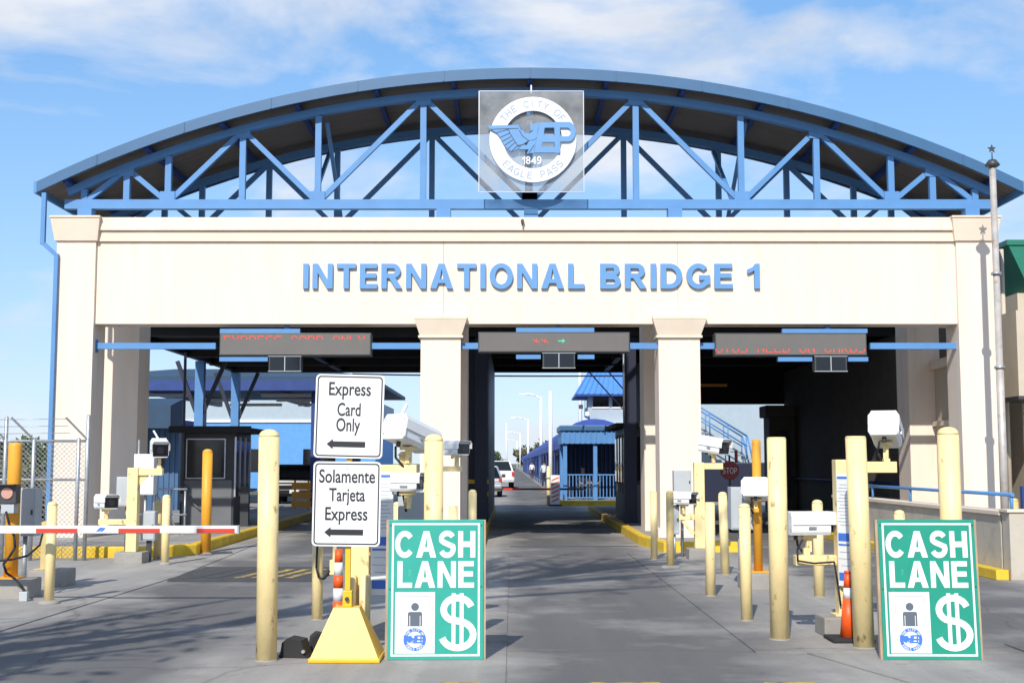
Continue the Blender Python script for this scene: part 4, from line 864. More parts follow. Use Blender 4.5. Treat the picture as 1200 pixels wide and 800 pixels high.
# ---- cash lane boards
def cash_sign(label, x0, x1, green, lean, yb, rzv):
    cx = (x0+x1)/2; w = x1-x0; t = T('cash_lane_sign', label, 'sign', (cx, yb, 0.013), rzv, 'green cash lane boards')
    h = 1.20; M = Matrix.Rotation(-lean, 4, 'X')
    def ad(nm, me, mm, par=None):
        me = me if isinstance(me, bpy.types.Mesh) else me.mesh(nm)
        me.transform(M); return t.add(nm, me, mm, par)
    bd = ad('board', BX(-w/2, w/2, 0.0, 0.02, 0, h, bev=0.003), green)
    for s in (-1, 1): ad('frame_side', BX(s*w/2-0.022, s*w/2+0.022, 0.021, 0.075, 0, h), 'wood')
    for z in (0.0, h-0.045): ad('frame_rail', BX(-w/2+0.023, w/2-0.023, 0.022, 0.07, z, z+0.045), 'wood')
    ad('border', shape([], 0) if False else shape_at([[(-w/2+0.03, 0.03), (w/2-0.03, 0.03), (w/2-0.03, h-0.03), (-w/2+0.03, h-0.03)], [(-w/2+0.047, 0.047), (w/2-0.047, 0.047), (w/2-0.047, h-0.047), (-w/2+0.047, h-0.047)]], 0, -0.0005, 0, 0.002), 'sign_white', bd)
    for wd, a_, c_, zz_, hh_ in (('CASH', -w/2+0.055, w/2-0.07, 0.872, 0.228), ('LANE', -w/2+0.08, w/2-0.08, 0.612, 0.228)):
        for ch, x, k in set_line(wd, a_, c_, 0.215, 0.10): ad('letter', glyph_mesh(ch, x, -0.0005, zz_, k, hh_, 0.003, 0.215), 'sign_white', bd)
    # dollar sign: S of two arcs with two bars
    dx, dz = w*0.232, 0.325
    def arc(cx_, cz_, r, a0, a1, n=16): return [(cx_+r*1.22*math.cos(R(a0+(a1-a0)*i/n)), cz_+r*math.sin(R(a0+(a1-a0)*i/n))) for i in range(n+1)]
    ctr = arc(dx, dz+0.100, 0.100, 15, 250) [:-1] + arc(dx, dz-0.112, 0.112, 80, -165)
    L_, R_ = [], []
    for i, p in enumerate(ctr):
        a = Vector(ctr[max(0, i-1)]); c = Vector(ctr[min(len(ctr)-1, i+1)]); d = (c-a).normalized(); nr = Vector((-d.y, d.x))*0.029
        L_.append(tuple(Vector(p)+nr)); R_.append(tuple(Vector(p)-nr))
    ad('dollar_symbol', shape_at([L_ + R_[::-1]], 0, -0.0005, 0, 0.003), 'sign_white', bd)
    for s in (-1, 1): ad('dollar_bar', BX(dx+s*0.035-0.017, dx+s*0.035+0.017, -0.0045, -0.0008, dz-0.245, dz+0.24), 'sign_white', bd)
    # white panel with person icon and seal
    px0, px1, pz0, pz1 = -w/2+0.065, 0.0-0.005, 0.055, 0.575
    pn = ad('icon_panel', BX(px0, px1, -0.004, -0.0005, pz0, pz1), 'sign_white', bd)
    pc = (px0+px1)/2
    ad('icon_frame', shape_at([[(pc-0.125, 0.285), (pc+0.125, 0.285), (pc+0.125, 0.54), (pc-0.125, 0.54)], [(pc-0.122, 0.288), (pc+0.122, 0.288), (pc+0.122, 0.537), (pc-0.122, 0.537)]], 0, -0.0042, 0, 0.001), 'icon_grey', bd)
    ad('icon_head', shape_at([circ(0.034, 24, pc, 0.45)], 0, -0.0042, 0, 0.0015), 'icon_grey', bd)
    ad('icon_body', shape_at([[(pc-0.062, 0.285), (pc-0.062, 0.395), (pc-0.052, 0.407), (pc+0.052, 0.407), (pc+0.062, 0.395), (pc+0.062, 0.285), (pc+0.048, 0.285), (pc+0.048, 0.375), (pc+0.042, 0.375), (pc+0.042, 0.285), (pc-0.042, 0.285), (pc-0.042, 0.375), (pc-0.048, 0.375), (pc-0.048, 0.285)]], 0, -0.0042, 0, 0.0015), 'icon_grey', bd)
    # city seal print
    sc = 0.098/0.92; cz = 0.172
    ad('seal_ring', shape_at([circ(0.92), circ(0.64)], pc, -0.0042, cz, 0.001, sc), 'seal_blue', bd)
    ms = []
    for s_, a0, a1, fl in (('THE CITY OF', 150, 30, False), ('EAGLE PASS', 217, 323, True)):
        for i, ch in enumerate(s_):
            if ch == ' ': continue
            a = R(a0+(a1-a0)*i/(len(s_)-1)); lp, gw = glyph(ch, 0.17); me = shape(lp, 0.0006); k = 0.19; rot = (a-math.pi/2) if not fl else (a+math.pi/2)
            me.transform(Matrix.Translation((pc+sc*0.78*math.cos(a), -0.0056, cz+sc*0.78*math.sin(a))) @ FRONT @ Matrix.Rotation(rot, 4, 'Z') @ Matrix.Diagonal((k*sc, k*sc, 1, 1)) @ Matrix.Translation((-gw/2, -0.5, 0))); ms.append(me)
    o = ad('seal_lettering', joinmeshes(ms), 'sign_white', bd); o['kind'] = 'stuff'
    ms = []
    for lp in ([WING], [HEAD], [LEGS], [LE], [LP, LPH]):
        ms.append(shape_at([[zp(p) for p in l] for l in lp], pc-rcx*sc, -0.0042, cz-rcz*sc, 0.0012, sc))
    o = ad('seal_monogram', joinmeshes(ms), 'seal_blue', bd); o['kind'] = 'stuff'
    for sx_, z in ((-1, 0.6), (1, 0.62), (-1, 1.15), (1, 1.15)): ad('screw', MB().tube((sx_*(w/2-0.016), -0.004, z), (sx_*(w/2-0.016), 0, z), 0.007, n=8), 'dark_metal', bd)
    return t
cash_sign('lighter green cash lane board beside the yellow sign stand, left of centre', -1.08, -0.25, 'sign_green', R(4), 11.28, R(1.5))
cash_sign('deeper green cash lane board standing at the right near the ramp wall', 3.22, 4.06, 'sign_green_dark', R(4), 11.28, R(-1.0))

# ================================================================== LANE EQUIPMENT, MIDDLE ISLAND
def notice_board(label, cx, cy, z0, z1, w, rzv):
    t = T('notice_board', label, 'notice board', (cx, cy, z0), rzv); h = z1-z0
    bd = t.add('board', BX(-w/2, w/2, 0, 0.02, 0, h, bev=0.003), 'sign_white')
    for k, (a, c) in enumerate(((0.955, 0.975), (0.40, 0.47), (0.36, 0.375), (0.05, 0.12))):
        t.add('blue_band', BX(-w*0.44, w*0.44, -0.003, -0.0005, h*a, h*c), 'seal_blue', bd)
    for k in range(16):
        z = h*(0.90-0.03*k) if k < 13 else h*(0.30-0.06*(k-13)); ww = w*(0.30+0.08*((k*7) % 3))
        if 0.36*h < z < 0.49*h: continue
        t.add('text_line', BX(-ww, ww*0.9, -0.002, -0.0005, z, z+0.007), 'grey_box', bd)
    return t
t = T('camera_post', 'cream pedestal with an arm behind the left cash lane sign', 'post', (-1.5, 12.85, 0), group='cream camera posts')
t.addw('upright', BX(-1.61, -1.41, 12.75, 12.95, 0.013, 1.72, bev=0.008), 'cream')
t.addw('arm', BX(-1.408, -0.95, 12.79, 12.91, 1.58, 1.69, bev=0.006), 'cream')
t.addw('stub', MB().tube((-1.08, 12.85, 1.691), (-1.08, 12.85, 1.78), 0.05, n=16).tube((-1.08, 12.85, 1.781), (-1.08, 12.85, 1.82), 0.07, 0.03, 16), 'cream')
t.addw('hanging_rod', BX(-1.06, -1.0, 12.82, 12.88, 1.30, 1.578), 'cream')
for s in (-1, 1): t.addw('sleeve', MB().tube((-1.51+s*0.065, 12.70, 0.013), (-1.51+s*0.065, 12.70, 0.62), 0.05, n=16), 'cream')
for z in (0.8, 1.3): t.addw('board_bracket', BX(-1.409, -1.2, 12.76, 12.79, z, z+0.03), 'cream')
notice_board('tall white and blue notice board left of the left cash lane sign', -1.28, 12.72, 0.42, 1.62, 0.22, R(-8))
camera_unit('largest white camera housing with antenna, right of the express card sign', (-1.03, 12.80, 1.84), R(150), 0.62, 0.27, 0.25, R(14), antenna=True)
camera_unit('white reader with dark round end under the large camera', (-1.03, 12.7, 1.40), R(72), 0.30, 0.20, 0.18, face='dark_metal')
camera_unit('small white camera at the right edge of the middle column', (-0.86, 20.0, 1.80), R(38), 0.40, 0.25, 0.22)
t = T('camera_post', 'slim post with short arm in front of the middle column', 'post', (-1.1, 20, 0), group='cream camera posts')
t.addw('upright', BX(-1.19, -1.07, 19.94, 20.06, 0.013, 1.66), 'cream'); t.addw('arm', BX(-1.068, -0.78, 19.95, 20.05, 1.58, 1.66), 'cream')
t = T('intercom_box', 'small cream box with black cable beside the slim bollard under the express sign', 'equipment box', (-1.93, 14.1, 0.45))
t.addw('case', BX(-1.98, -1.88, 14.05, 14.15, 0.50, 0.66, bev=0.01), 'cream'); t.addw('stem', BX(-1.95, -1.91, 14.08, 14.12, 0.661, 0.9), 'cream'); t.addw('arm', BX(-2.07, -1.952, 14.09, 14.13, 0.82, 0.87), 'cream')
t.addw('cable', MB().path([(-1.98, 14.05, 0.55), (-2.03, 14.03, 0.46), (-2.09, 14.03, 0.47), (-2.12, 14.04, 0.58), (-2.11, 14.04, 0.9)], 0.012, 8), 'rubber')
gear_box('controller_cabinet', 'pale grey controller cabinet behind the left cash lane sign', -0.98, 13.6, 0.45, 0.42, 0.3, 0.95, 'grey_box')
single('cabinet_plinth', BX(-1.2, -0.76, 13.44, 13.76, 0.013, 0.449), 'concrete', 'concrete plinth under the pale grey controller cabinet', 'plinth')
t = T('delineator', 'slim orange and white striped delineator behind the yellow sign base', 'traffic cone', (-1.64, 12.25, 0.013))
rr_ = lambda z: 0.062-0.03*z
t.add('foot', BX(-0.16, 0.16, -0.16, 0.16, 0, 0.04, bev=0.01), 'rubber')
for k in range(7): t.add('band', MB().lathe([(rr_(0.04+0.12*k), 0.04+0.12*k), (rr_(0.16+0.12*k), 0.16+0.12*k)], 18), 'cone_orange' if k % 2 == 0 else 'sign_white')
t = T('traffic_cone', 'orange traffic cone with white collar beside the right pedestal', 'traffic cone', (3.235, 12.5, 0.013))
t.add('base', BX(-0.2, 0.2, -0.2, 0.2, 0, 0.035, bev=0.01), 'rubber')
for z0, z1, mm in ((0.036, 0.40, 'cone_orange'), (0.401, 0.50, 'sign_white'), (0.501, 0.64, 'cone_orange')):
    q = lambda z: 0.088-0.095*z
    t.add('band', MB().lathe([(q(z0), z0), (q(z1), z1)], 24), mm)
t.add('tip', MB().lathe([(0.034, 0.641), (0.03, 0.66), (0, 0.662)], 18), 'cone_orange')
# ---- right camera post by the kerb
t = T('camera_post', 'cream square camera post at the kerb right of the middle lane', 'post', (3.36, 23.1, 0), group='cream camera posts')
t.addw('upright', BX(3.26, 3.44, 23.0, 23.18, 0.202, 1.72, bev=0.008), 'cream'); t.addw('arm', BX(3.442, 3.78, 23.03, 23.15, 1.60, 1.71, bev=0.006), 'cream')
t.addw('arm', BX(2.98, 3.258, 23.03, 23.13, 0.70, 0.80, bev=0.006), 'cream'); t.addw('arm_brace', MB().beam((3.25, 23.08, 0.45), (3.05, 23.08, 0.69), 0.06, 0.06), 'cream')
block('footing_block', 3.36, 23.1, 0.46, 0.46, 0.2, 'concrete block under the camera post right of the middle lane')
camera_unit('white camera on the top arm of the right kerbside post', (3.62, 23.1, 1.86), R(42), 0.52, 0.30, 0.28, R(8))
camera_unit('white camera on the low arm of the right kerbside post', (3.06, 23.0, 0.95), R(48), 0.44, 0.25, 0.22)
gear_box('junction_box', 'pale grey junction box left of the right kerbside camera post', 3.10, 23.5, 1.16, 0.32, 0.2, 0.42)
gear_box('meter_box', 'narrow grey meter box on a thin leg by the right kerb', 2.92, 23.2, 0.44, 0.16, 0.15, 0.52)
single('box_stand', MB().tube((2.92, 23.2, 0.0), (2.92, 23.2, 0.438), 0.02, n=10), 'galvanised', 'thin steel leg below the narrow grey meter box', 'stand')
# ---- kiosk on the orange post
t = T('kiosk_post', 'orange post on a concrete block behind the worn thick bollard', 'post', (3.36, 17.67, 0))
t.addw('post', MB().lathe([(0.062, 0.252), (0.062, 2.0), (0.05, 2.03), (0, 2.035)], 18, (3.36, 17.67, 0)), 'orange_yellow'); t.addw('flange', BX(3.22, 3.50, 17.53, 17.81, 0.231, 0.25), 'orange_yellow')
t.addw('arm', BX(3.27, 3.33, 17.40, 17.615, 1.05, 1.10), 'orange_yellow')
block('footing_block', 3.36, 17.67, 0.5, 0.5, 0.23, 'concrete block under the orange post on the right island')
camera_unit('white hooded reader on the orange kiosk post', (3.30, 17.45, 1.20), R(168), 0.42, 0.36, 0.25, R(12))
gear_box('controller_cabinet', 'pale grey controller cabinet attached beside the orange post', 3.15, 17.8, 0.80, 0.3, 0.26, 0.58)
# ---- right pedestal
t = T('camera_post', 'cream pedestal with two arms left of the right cash lane sign', 'post', (3.32, 12.95, 0), group='cream camera posts')
t.addw('upright', BX(3.24, 3.40, 12.87, 13.03, 0.202, 1.74, bev=0.008), 'cream'); t.addw('arm', BX(3.402, 3.86, 12.89, 13.01, 1.61, 1.72, bev=0.006), 'cream')
t.addw('arm', BX(2.83, 3.238, 12.91, 13.03, 0.69, 0.79, bev=0.006), 'cream'); t.addw('flange', BX(3.20, 3.44, 12.83, 13.07, 0.2015, 0.215), 'cream')
t.addw('stub', BX(2.92, 2.98, 12.94, 13.0, 0.792, 0.86), 'cream'); t.addw('stub', BX(3.74, 3.80, 12.92, 12.98, 1.722, 1.75), 'cream')
t.addw('cable', MB().path([(2.9, 12.9, 0.95), (2.84, 12.88, 0.85), (2.84, 12.87, 0.74), (3.0, 12.87, 0.715), (3.2, 12.86, 0.73), (3.23, 12.85, 0.5), (3.25, 12.84, 0.3)], 0.010, 6), 'rubber')
for z in (0.8, 1.4): t.addw('board_bracket', BX(3.28, 3.31, 12.76, 12.869, z, z+0.03), 'cream')
block('footing_block', 3.27, 12.95, 0.42, 0.42, 0.2, 'concrete block under the right pedestal beside the cone')
camera_unit('white camera high on the right pedestal above the cash lane sign', (3.77, 12.95, 1.89), R(158), 0.48, 0.29, 0.25, R(17))
camera_unit('long low white camera on the left arm of the right pedestal', (2.98, 13.0, 0.96), R(97), 0.44, 0.25, 0.23)
notice_board('narrow white and blue notice board on the right pedestal', 3.29, 12.74, 0.50, 1.60, 0.22, R(-58))

# ================================================================== RIGHT SIDE
RW = T('ramp_wall', 'low concrete ramp wall with blue handrail at the right', 'wall', (7.6, 22, 0))
RW.addw('wall', BX(7.30, 7.55, 19.3, 29.3, 0, 0.93), 'ramp_concrete'); RW.addw('coping', BX(7.26, 7.59, 19.25, 29.3, 0.932, 1.0, bev=0.01), 'stucco_trim')
RW.addw('end_pillar', BX(7.30, 8.05, 18.95, 19.24, 0, 0.99, bev=0.01), 'ramp_concrete'); RW.addw('end_pillar_coping', BX(7.26, 8.09, 18.92, 19.245, 0.992, 1.03), 'stucco_trim')
RW.addw('ramp_floor', BX(7.56, 9.3, 19.25, 29.3, 0, 0.45), 'concrete')
RW.addw('handrail', MB().path([(7.42, 19.1, 1.24), (7.42, 29.3, 1.24)], 0.03, 10), 'blue_steel')
for y in (19.15, 21.6, 24.0, 26.5): RW.addw('rail_post', MB().tube((7.42, y, 1.001), (7.42, y, 1.23), 0.025, n=10), 'blue_steel')
for k in range(6): RW.addw('kerbstone', BX(7.10, 7.29, 19.0+1.72*k+0.01, 19.0+1.72*(k+1)-0.01, 0, 0.15, bev=0.012), 'kerb_yellow')
GT = T('blue_gate', 'blue barred gate at the far right edge', 'gate', (8.5, 20.2, 0))
for x in (8.02, 9.5): GT.addw('gate_post', BX(x-0.04, x+0.04, 20.16, 20.24, 0, 1.35), 'dark_blue')
for z in (0.2, 1.28): GT.addw('gate_rail', BX(8.061, 9.459, 20.17, 20.23, z, z+0.05), 'dark_blue')
for k in range(10): GT.addw('bar', BX(8.16+0.13*k-0.01, 8.16+0.13*k+0.01, 20.185, 20.215, 0.251, 1.279), 'dark_blue')
FP = T('vent_pole', 'tall weathered pipe pole with star finial beside the right column', 'pole', (9.55, 25, 0))
FP.addw('pipe', MB().lathe([(0.078, 0), (0.075, 3.6), (0.066, 3.601), (0.062, 7.55), (0.0, 7.552)], 20, (9.55, 25, 0)), 'rust_pipe')
FP.addw('cap', MB().lathe([(0.10, 7.56), (0.15, 7.60), (0.08, 7.70), (0.03, 7.72), (0, 7.73)], 18, (9.55, 25, 0)), 'dark_metal')
FP.addw('finial_rod', MB().tube((9.55, 25, 7.73), (9.55, 25, 7.86), 0.012, n=8), 'dark_metal')
star = [((0.09 if k % 2 == 0 else 0.04)*math.cos(R(90+36*k)), (0.09 if k % 2 == 0 else 0.04)*math.sin(R(90+36*k))) for k in range(10)]
FP.addw('star_finial', shape_at([star], 9.55, 25.01, 7.93, 0.02), 'dark_metal')
for z in (3.55, 5.4): FP.addw('clamp', MB().lathe([(0.10, z), (0.10, z+0.05)], 18, (9.55, 25, 0)), 'galvanised')
GBD = T('green_roof_building', 'beige building with green metal roof at the right edge', 'building', (13, 33, 0))
GBD.addw('wall', BX(11.62, 20, 29.2, 42, 0, 5.6), 'beige_siding')
pr = [(11.38, 6.68), (20, 6.68), (20, 5.3), (11.98, 5.3)]
GBD.addw('roof', MB().loft([(x, 29.0, z) for x, z in pr], [(x, 42.2, z) for x, z in pr]), 'green_roof')
GBD.addw('roof_edge', BX(11.33, 20, 28.96, 42.2, 6.682, 6.80), 'green_roof')
GBD.addw('canopy_box', BX(10.9, 20, 27.5, 29.19, 3.15, 5.0), 'beige_siding'); GBD.addw('soffit_trim', BX(10.88, 20, 27.48, 29.19, 3.08, 3.148), 'dark_metal')
GBD.addw('corner_pipe', MB().tube((11.25, 29.1, 0), (11.25, 29.1, 6.6), 0.05), 'beige_siding')
for k in range(12): GBD.addw('siding_board', BX(11.62, 20, 29.16, 29.198, 0.2+0.24*k, 0.42+0.24*k), 'beige_siding')
ST = T('stop_sign', 'dark red octagonal stop sign in the shade of the right lane', 'sign', (5.45, 32.2, 0))
octo = [(0.25*math.cos(R(22.5+45*k)), 0.25*math.sin(R(22.5+45*k))) for k in range(8)]
pl = ST.addw('plate', shape_at([octo], 5.45, 32.2, 1.53, 0.012), 'stop_red')
for ch, x, k in set_line('STOP', 5.27, 5.63, 0.15): ST.addw('letter', glyph_mesh(ch, x, 32.1875, 1.45, k, 0.15, 0.002, 0.15), 'lamp_white', pl)
ST.addw('pole', MB().tube((5.45, 32.23, 0), (5.45, 32.23, 1.9), 0.025, n=10), 'dark_metal')
ST.addw('side_marker', BX(5.58, 5.66, 32.22, 32.23, 1.72, 2.03), 'stop_red')

# ================================================================== BOOTHS
TB = T('toll_booth', 'dark grey toll booth with flat black roof on the left island', 'booth', (-7.3, 32.2, 0.13), group='toll booths')
TB.addw('wall', BX(-8.05, -6.75, 31.25, 33.2, 0.131, 2.45), 'booth_dark')
TB.addw('lower_panel', BX(-8.0, -6.80, 31.235, 31.249, 0.14, 1.30), 'booth_panel'); TB.addw('upper_panel', BX(-8.0, -6.80, 31.236, 31.249, 2.30, 2.44), 'booth_dark')
wn = TB.addw('window', BX(-7.90, -6.98, 31.225, 31.249, 1.36, 2.28), 'glass_dark')
for a in ((-7.92, -7.895, 1.34, 2.30), (-6.985, -6.96, 1.34, 2.30)): TB.addw('window_frame', BX(a[0], a[1], 31.215, 31.24, a[2], a[3]), 'aluminium', wn)
for z in (1.335, 2.282): TB.addw('window_frame', BX(-7.894, -6.986, 31.215, 31.24, z, z+0.024), 'aluminium', wn)
TB.addw('roof', BX(-8.25, -6.30, 30.9, 33.5, 2.452, 2.56, bev=0.01), 'canopy_dark'); TB.addw('roof_fascia', BX(-8.27, -6.28, 30.88, 30.899, 2.44, 2.60), 'canopy_dark')
for k, y in enumerate((31.5, 32.1, 32.7)): TB.addw('side_window', BX(-6.749, -6.73, y-0.22, y+0.22, 1.2, 2.25), 'glass_dark')
for y in (31.28, 31.8, 32.4, 33.0): TB.addw('side_mullion', BX(-6.748, -6.71, y-0.03, y+0.03, 0.9, 2.35), 'aluminium')
TB.addw('counter', BX(-6.729, -6.45, 31.6, 32.6, 1.02, 1.08), 'booth_panel'); TB.addw('door_panel', BX(-6.62, -6.42, 31.4, 31.46, 0.131, 1.15), 'booth_dark')
TB.addw('conduit', MB().path([(-7.98, 31.17, 4.4), (-7.98, 31.17, 0.9)], 0.035, 10), 'dark_metal'); TB.addw('conduit_box', BX(-8.03, -7.93, 31.12, 31.21, 0.78, 0.98), 'booth_panel')
TB.addw('hose', MB().path([(-7.9, 31.18, 1.2), (-7.7, 31.16, 0.75), (-7.5, 31.16, 0.55), (-7.45, 31.16, 0.2)], 0.02, 8), 'booth_panel')
T2 = T('toll_booth', 'black toll booth beside the middle lane in the deep shade', 'booth', (3.4, 36, 0.13), group='toll booths')
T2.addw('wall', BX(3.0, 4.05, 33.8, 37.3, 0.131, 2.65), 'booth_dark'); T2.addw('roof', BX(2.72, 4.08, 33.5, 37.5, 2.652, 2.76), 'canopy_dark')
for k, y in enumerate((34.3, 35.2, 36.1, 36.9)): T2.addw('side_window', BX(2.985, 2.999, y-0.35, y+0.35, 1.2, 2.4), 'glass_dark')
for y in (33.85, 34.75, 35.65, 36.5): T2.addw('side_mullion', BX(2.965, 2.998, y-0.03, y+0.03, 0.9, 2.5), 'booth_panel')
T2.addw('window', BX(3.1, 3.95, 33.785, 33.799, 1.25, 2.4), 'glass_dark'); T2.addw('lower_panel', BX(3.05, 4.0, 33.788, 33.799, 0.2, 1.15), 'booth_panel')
t = gear_box('electrical_cabinet', 'white electrical cabinet on the island left of the dark booth', -7.75, 27.2, 1.05, 0.42, 0.25, 0.85, 'paint_white')
single('steel_mast', MB().path([(-7.93, 27.3, 0.13), (-7.93, 27.3, 2.2)], 0.025, 8), 'galvanised', 'thin steel mast left of the white electrical cabinet', 'mast')
single('steel_mast', MB().path([(-7.58, 27.3, 0.13), (-7.58, 27.3, 2.0)], 0.025, 8), 'galvanised', 'thin steel mast right of the white electrical cabinet', 'mast')
b = T('pipe_railing', 'galvanised pipe railing behind the white electrical cabinet', 'railing', (-7.6, 28, 0.13))
for x in (-8.1, -7.75, -7.4, -7.1): b.addw('upright', MB().tube((x, 28, 0.131), (x, 28, 1.15), 0.022, n=8), 'galvanised')
for z in (0.6, 1.15): b.addw('rail', MB().tube((-8.15, 27.97, z), (-7.05, 27.97, z), 0.022, n=8), 'galvanised')
b.addw('brace', MB().tube((-7.75, 27.95, 1.1), (-7.2, 27.95, 0.2), 0.02, n=8), 'galvanised')
t = T('safety_barricade', 'orange plank barricade in the shade beyond the left lane', 'barricade', (-7.0, 43, 0.13))
for z in (0.25, 0.55, 0.85): t.addw('plank', BX(-7.35, -6.70, 42.97, 43.0, z, z+0.22), 'barrier_orange')
for x in (-7.25, -6.8): t.addw('leg', BX(x-0.03, x+0.03, 43.002, 43.06, 0.131, 1.15), 'barrier_orange')

# ================================================================== BEYOND, LEFT
IC = T('inspection_canopy', 'blue steel inspection canopy with lights beyond the left lane', 'canopy', (-14, 56, 0))
IC.addw('roof', BX(-17.3, -5.5, 50.3, 66, 4.95, 5.1), 'teal_wall'); IC.addw('fascia', BX(-17.35, -5.45, 50.1, 50.29, 4.55, 4.95), 'dark_blue'); IC.addw('roof_hip', MB().loft([(-17.3, 50.4, 5.11), (-5.5, 50.4, 5.11), (-5.5, 66, 5.11), (-17.3, 66, 5.11)], [(-14.5, 55, 5.75), (-8.5, 55, 5.75), (-8.5, 62, 5.75), (-14.5, 62, 5.75)]), 'teal_wall')
for x, y in ((-7.75, 50.9), (-7.75, 64), (-15.5, 50.9), (-15.5, 64)): IC.addw('column', BX(x-0.2, x+0.2, y-0.2, y+0.2, 0, 4.55), 'dark_blue')
for x in (-15, -10.5): IC.addw('beam', BX(x-0.12, x+0.12, 50.3, 65.8, 4.6, 4.94), 'dark_blue')
for x, y in ((-14.2, 51.6), (-8.9, 51.6), (-12.6, 55.5), (-9.0, 55.5), (-12.0, 60), (-8.8, 60)): IC.addw('strip_light', BX(x-1.2, x+1.2, y-0.15, y+0.15, 4.38, 4.5), 'lamp_white')
CB = T('customs_building', 'long light blue building with white upper band far beyond the left lane', 'building', (-17, 82, 0))
CB.addw('wall', BX(-28, -8.5, 80, 92, 0, 4.3), 'blue_wall'); CB.addw('upper_wall', BX(-28.02, -8.48, 79.98, 92, 4.302, 5.6), 'pale_wall'); CB.addw('trim', BX(-28.04, -8.46, 79.9, 79.979, 4.26, 4.42), 'paint_white')
for x in (-12, -16, -20, -24): CB.addw('window', BX(x-1.0, x+1.0, 79.96, 79.999, 1.2, 2.6), 'glass_dark')
SH = T('blue_shed', 'ribbed blue metal shed with dark awning behind the left columns', 'shed', (-14, 47, 0))
SH.addw('wall', BX(-15.6, -12.3, 47.4, 50, 0, 3.1), 'rib_blue')
for k in range(16): SH.addw('rib', BX(-15.5+0.2*k, -15.5+0.2*k+0.07, 47.36, 47.399, 0.02, 3.08), 'rib_blue')
SH.addw('awning', MB().loft([(-15.6, 47.3, 3.15), (-12.1, 47.3, 3.15), (-12.1, 45.4, 2.95), (-15.6, 45.4, 2.95)], [(-15.6, 47.3, 4.1), (-12.1, 47.3, 4.1), (-12.1, 45.4, 3.75), (-15.6, 45.4, 3.75)]), 'teal_wall')
SH.addw('roof', BX(-15.65, -12.1, 47.31, 50.1, 3.102, 3.3), 'awning_blue')

# ================================================================== BEYOND, CENTRE: KIOSK, TOWER, WALKWAY
KI = T('guard_kiosk', 'bright blue barred guard kiosk on a yellow kerb beyond the middle lane', 'kiosk', (3.2, 54.5, 0.15))
KI.addw('floor', BX(2.1, 4.9, 53.2, 56.8, 0.131, 0.2), 'concrete')
for x, y in ((2.2, 53.3), (3.45, 53.3), (4.8, 53.3), (2.2, 56.6), (4.8, 56.6)): KI.addw('post', BX(x-0.08, x+0.08, y-0.08, y+0.08, 0.201, 2.55), 'blue_steel')
KI.addw('shade_sheet', BX(2.3, 4.7, 56.64, 56.68, 0.2, 2.95), 'navy')  # dark sheet added to stand in for the shade inside the kiosk
KI.addw('roof', BX(1.98, 5.05, 53.0, 57.0, 3.05, 3.28, bev=0.03), 'roof_blue'); KI.addw('fascia', BX(2.05, 5.0, 53.1, 53.16, 2.52, 3.049), 'blue_steel'); KI.addw('fascia', BX(2.05, 2.11, 53.161, 56.9, 2.52, 3.049), 'blue_steel')
for k in range(13): KI.addw('fascia_rib', BX(2.12+0.22*k, 2.17+0.22*k, 53.06, 53.099, 2.54, 3.04), 'blue_steel')
for z in (0.28, 1.22): KI.addw('rail', BX(2.281, 4.72, 53.27, 53.33, z, z+0.05), 'blue_steel')
for k in range(17): 
    x = 2.38+0.14*k
    if abs(x-3.45) > 0.09: KI.addw('baluster', BX(x-0.018, x+0.018, 53.285, 53.315, 0.331, 1.219), 'blue_steel')
for k in range(12):
    x = 2.42+0.19*k; KI.addw('rear_bar', BX(x-0.02, x+0.02, 56.58, 56.62, 0.3, 2.5), 'dark_blue')
for k in range(15): KI.addw('side_bar', BX(2.185, 2.215, 53.55+0.2*k, 53.58+0.2*k, 0.25, 1.22), 'blue_steel')
TW = T('guard_tower', 'pale guard tower with flared blue metal roof behind the kiosk', 'tower', (4.9, 63.5, 0))
TW.addw('lower_wall', BX(3.35, 7.2, 62.4, 66, 0, 3.45), 'pale_wall'); TW.addw('ledge', BX(3.2, 7.3, 62.2, 66.1, 3.451, 3.6), 'paint_white')
TW.addw('upper_wall', BX(3.7, 6.6, 62.5, 65.5, 3.601, 5.35), 'pale_wall')
for x0, x1 in ((3.95, 4.72), (4.9, 5.75), (5.9, 6.5)): 
    w_ = TW.addw('window', BX(x0, x1, 62.47, 62.499, 4.45, 5.15), 'glass_dark'); TW.addw('window_frame', BX(x0-0.04, x1+0.04, 62.45, 62.498, 4.38, 4.448), 'paint_white', w_)
TW.addw('side_window', BX(3.67, 3.699, 62.8, 64.8, 4.45, 5.15), 'glass_dark')
rp = TW.addw('roof', MB().loft([(3.1, 61.9, 5.05), (7.2, 61.9, 5.05), (7.2, 66.1, 5.05), (3.1, 66.1, 5.05)], [(4.15, 63.0, 6.85), (6.2, 63.0, 6.85), (6.2, 65.0, 6.85), (4.15, 65.0, 6.85)]), 'tower_roof')
for k in range(15):
    f = k/14; TW.addw('roof_rib', MB().beam((3.1+4.1*f, 61.88, 5.06), (4.15+2.05*f, 62.98, 6.86), 0.06, 0.05), 'tower_roof', rp)
TW.addw('roof_skirt', BX(3.08, 7.22, 61.86, 66.12, 4.95, 5.049), 'dark_blue')
TW.addw('camera', BX(3.55, 3.72, 61.9, 62.3, 4.0, 4.2).tube((3.5, 62.0, 3.85), (3.75, 62.2, 3.75), 0.06), 'paint_white'); TW.addw('lamp', BX(3.25, 3.45, 62.2, 62.35, 4.35, 4.55), 'dark_metal')
AW = T('walkway_awning', 'long dark blue vaulted awning over the bridge walkway', 'awning', (3.6, 150, 0.14))
b = MB(); n_ = 10
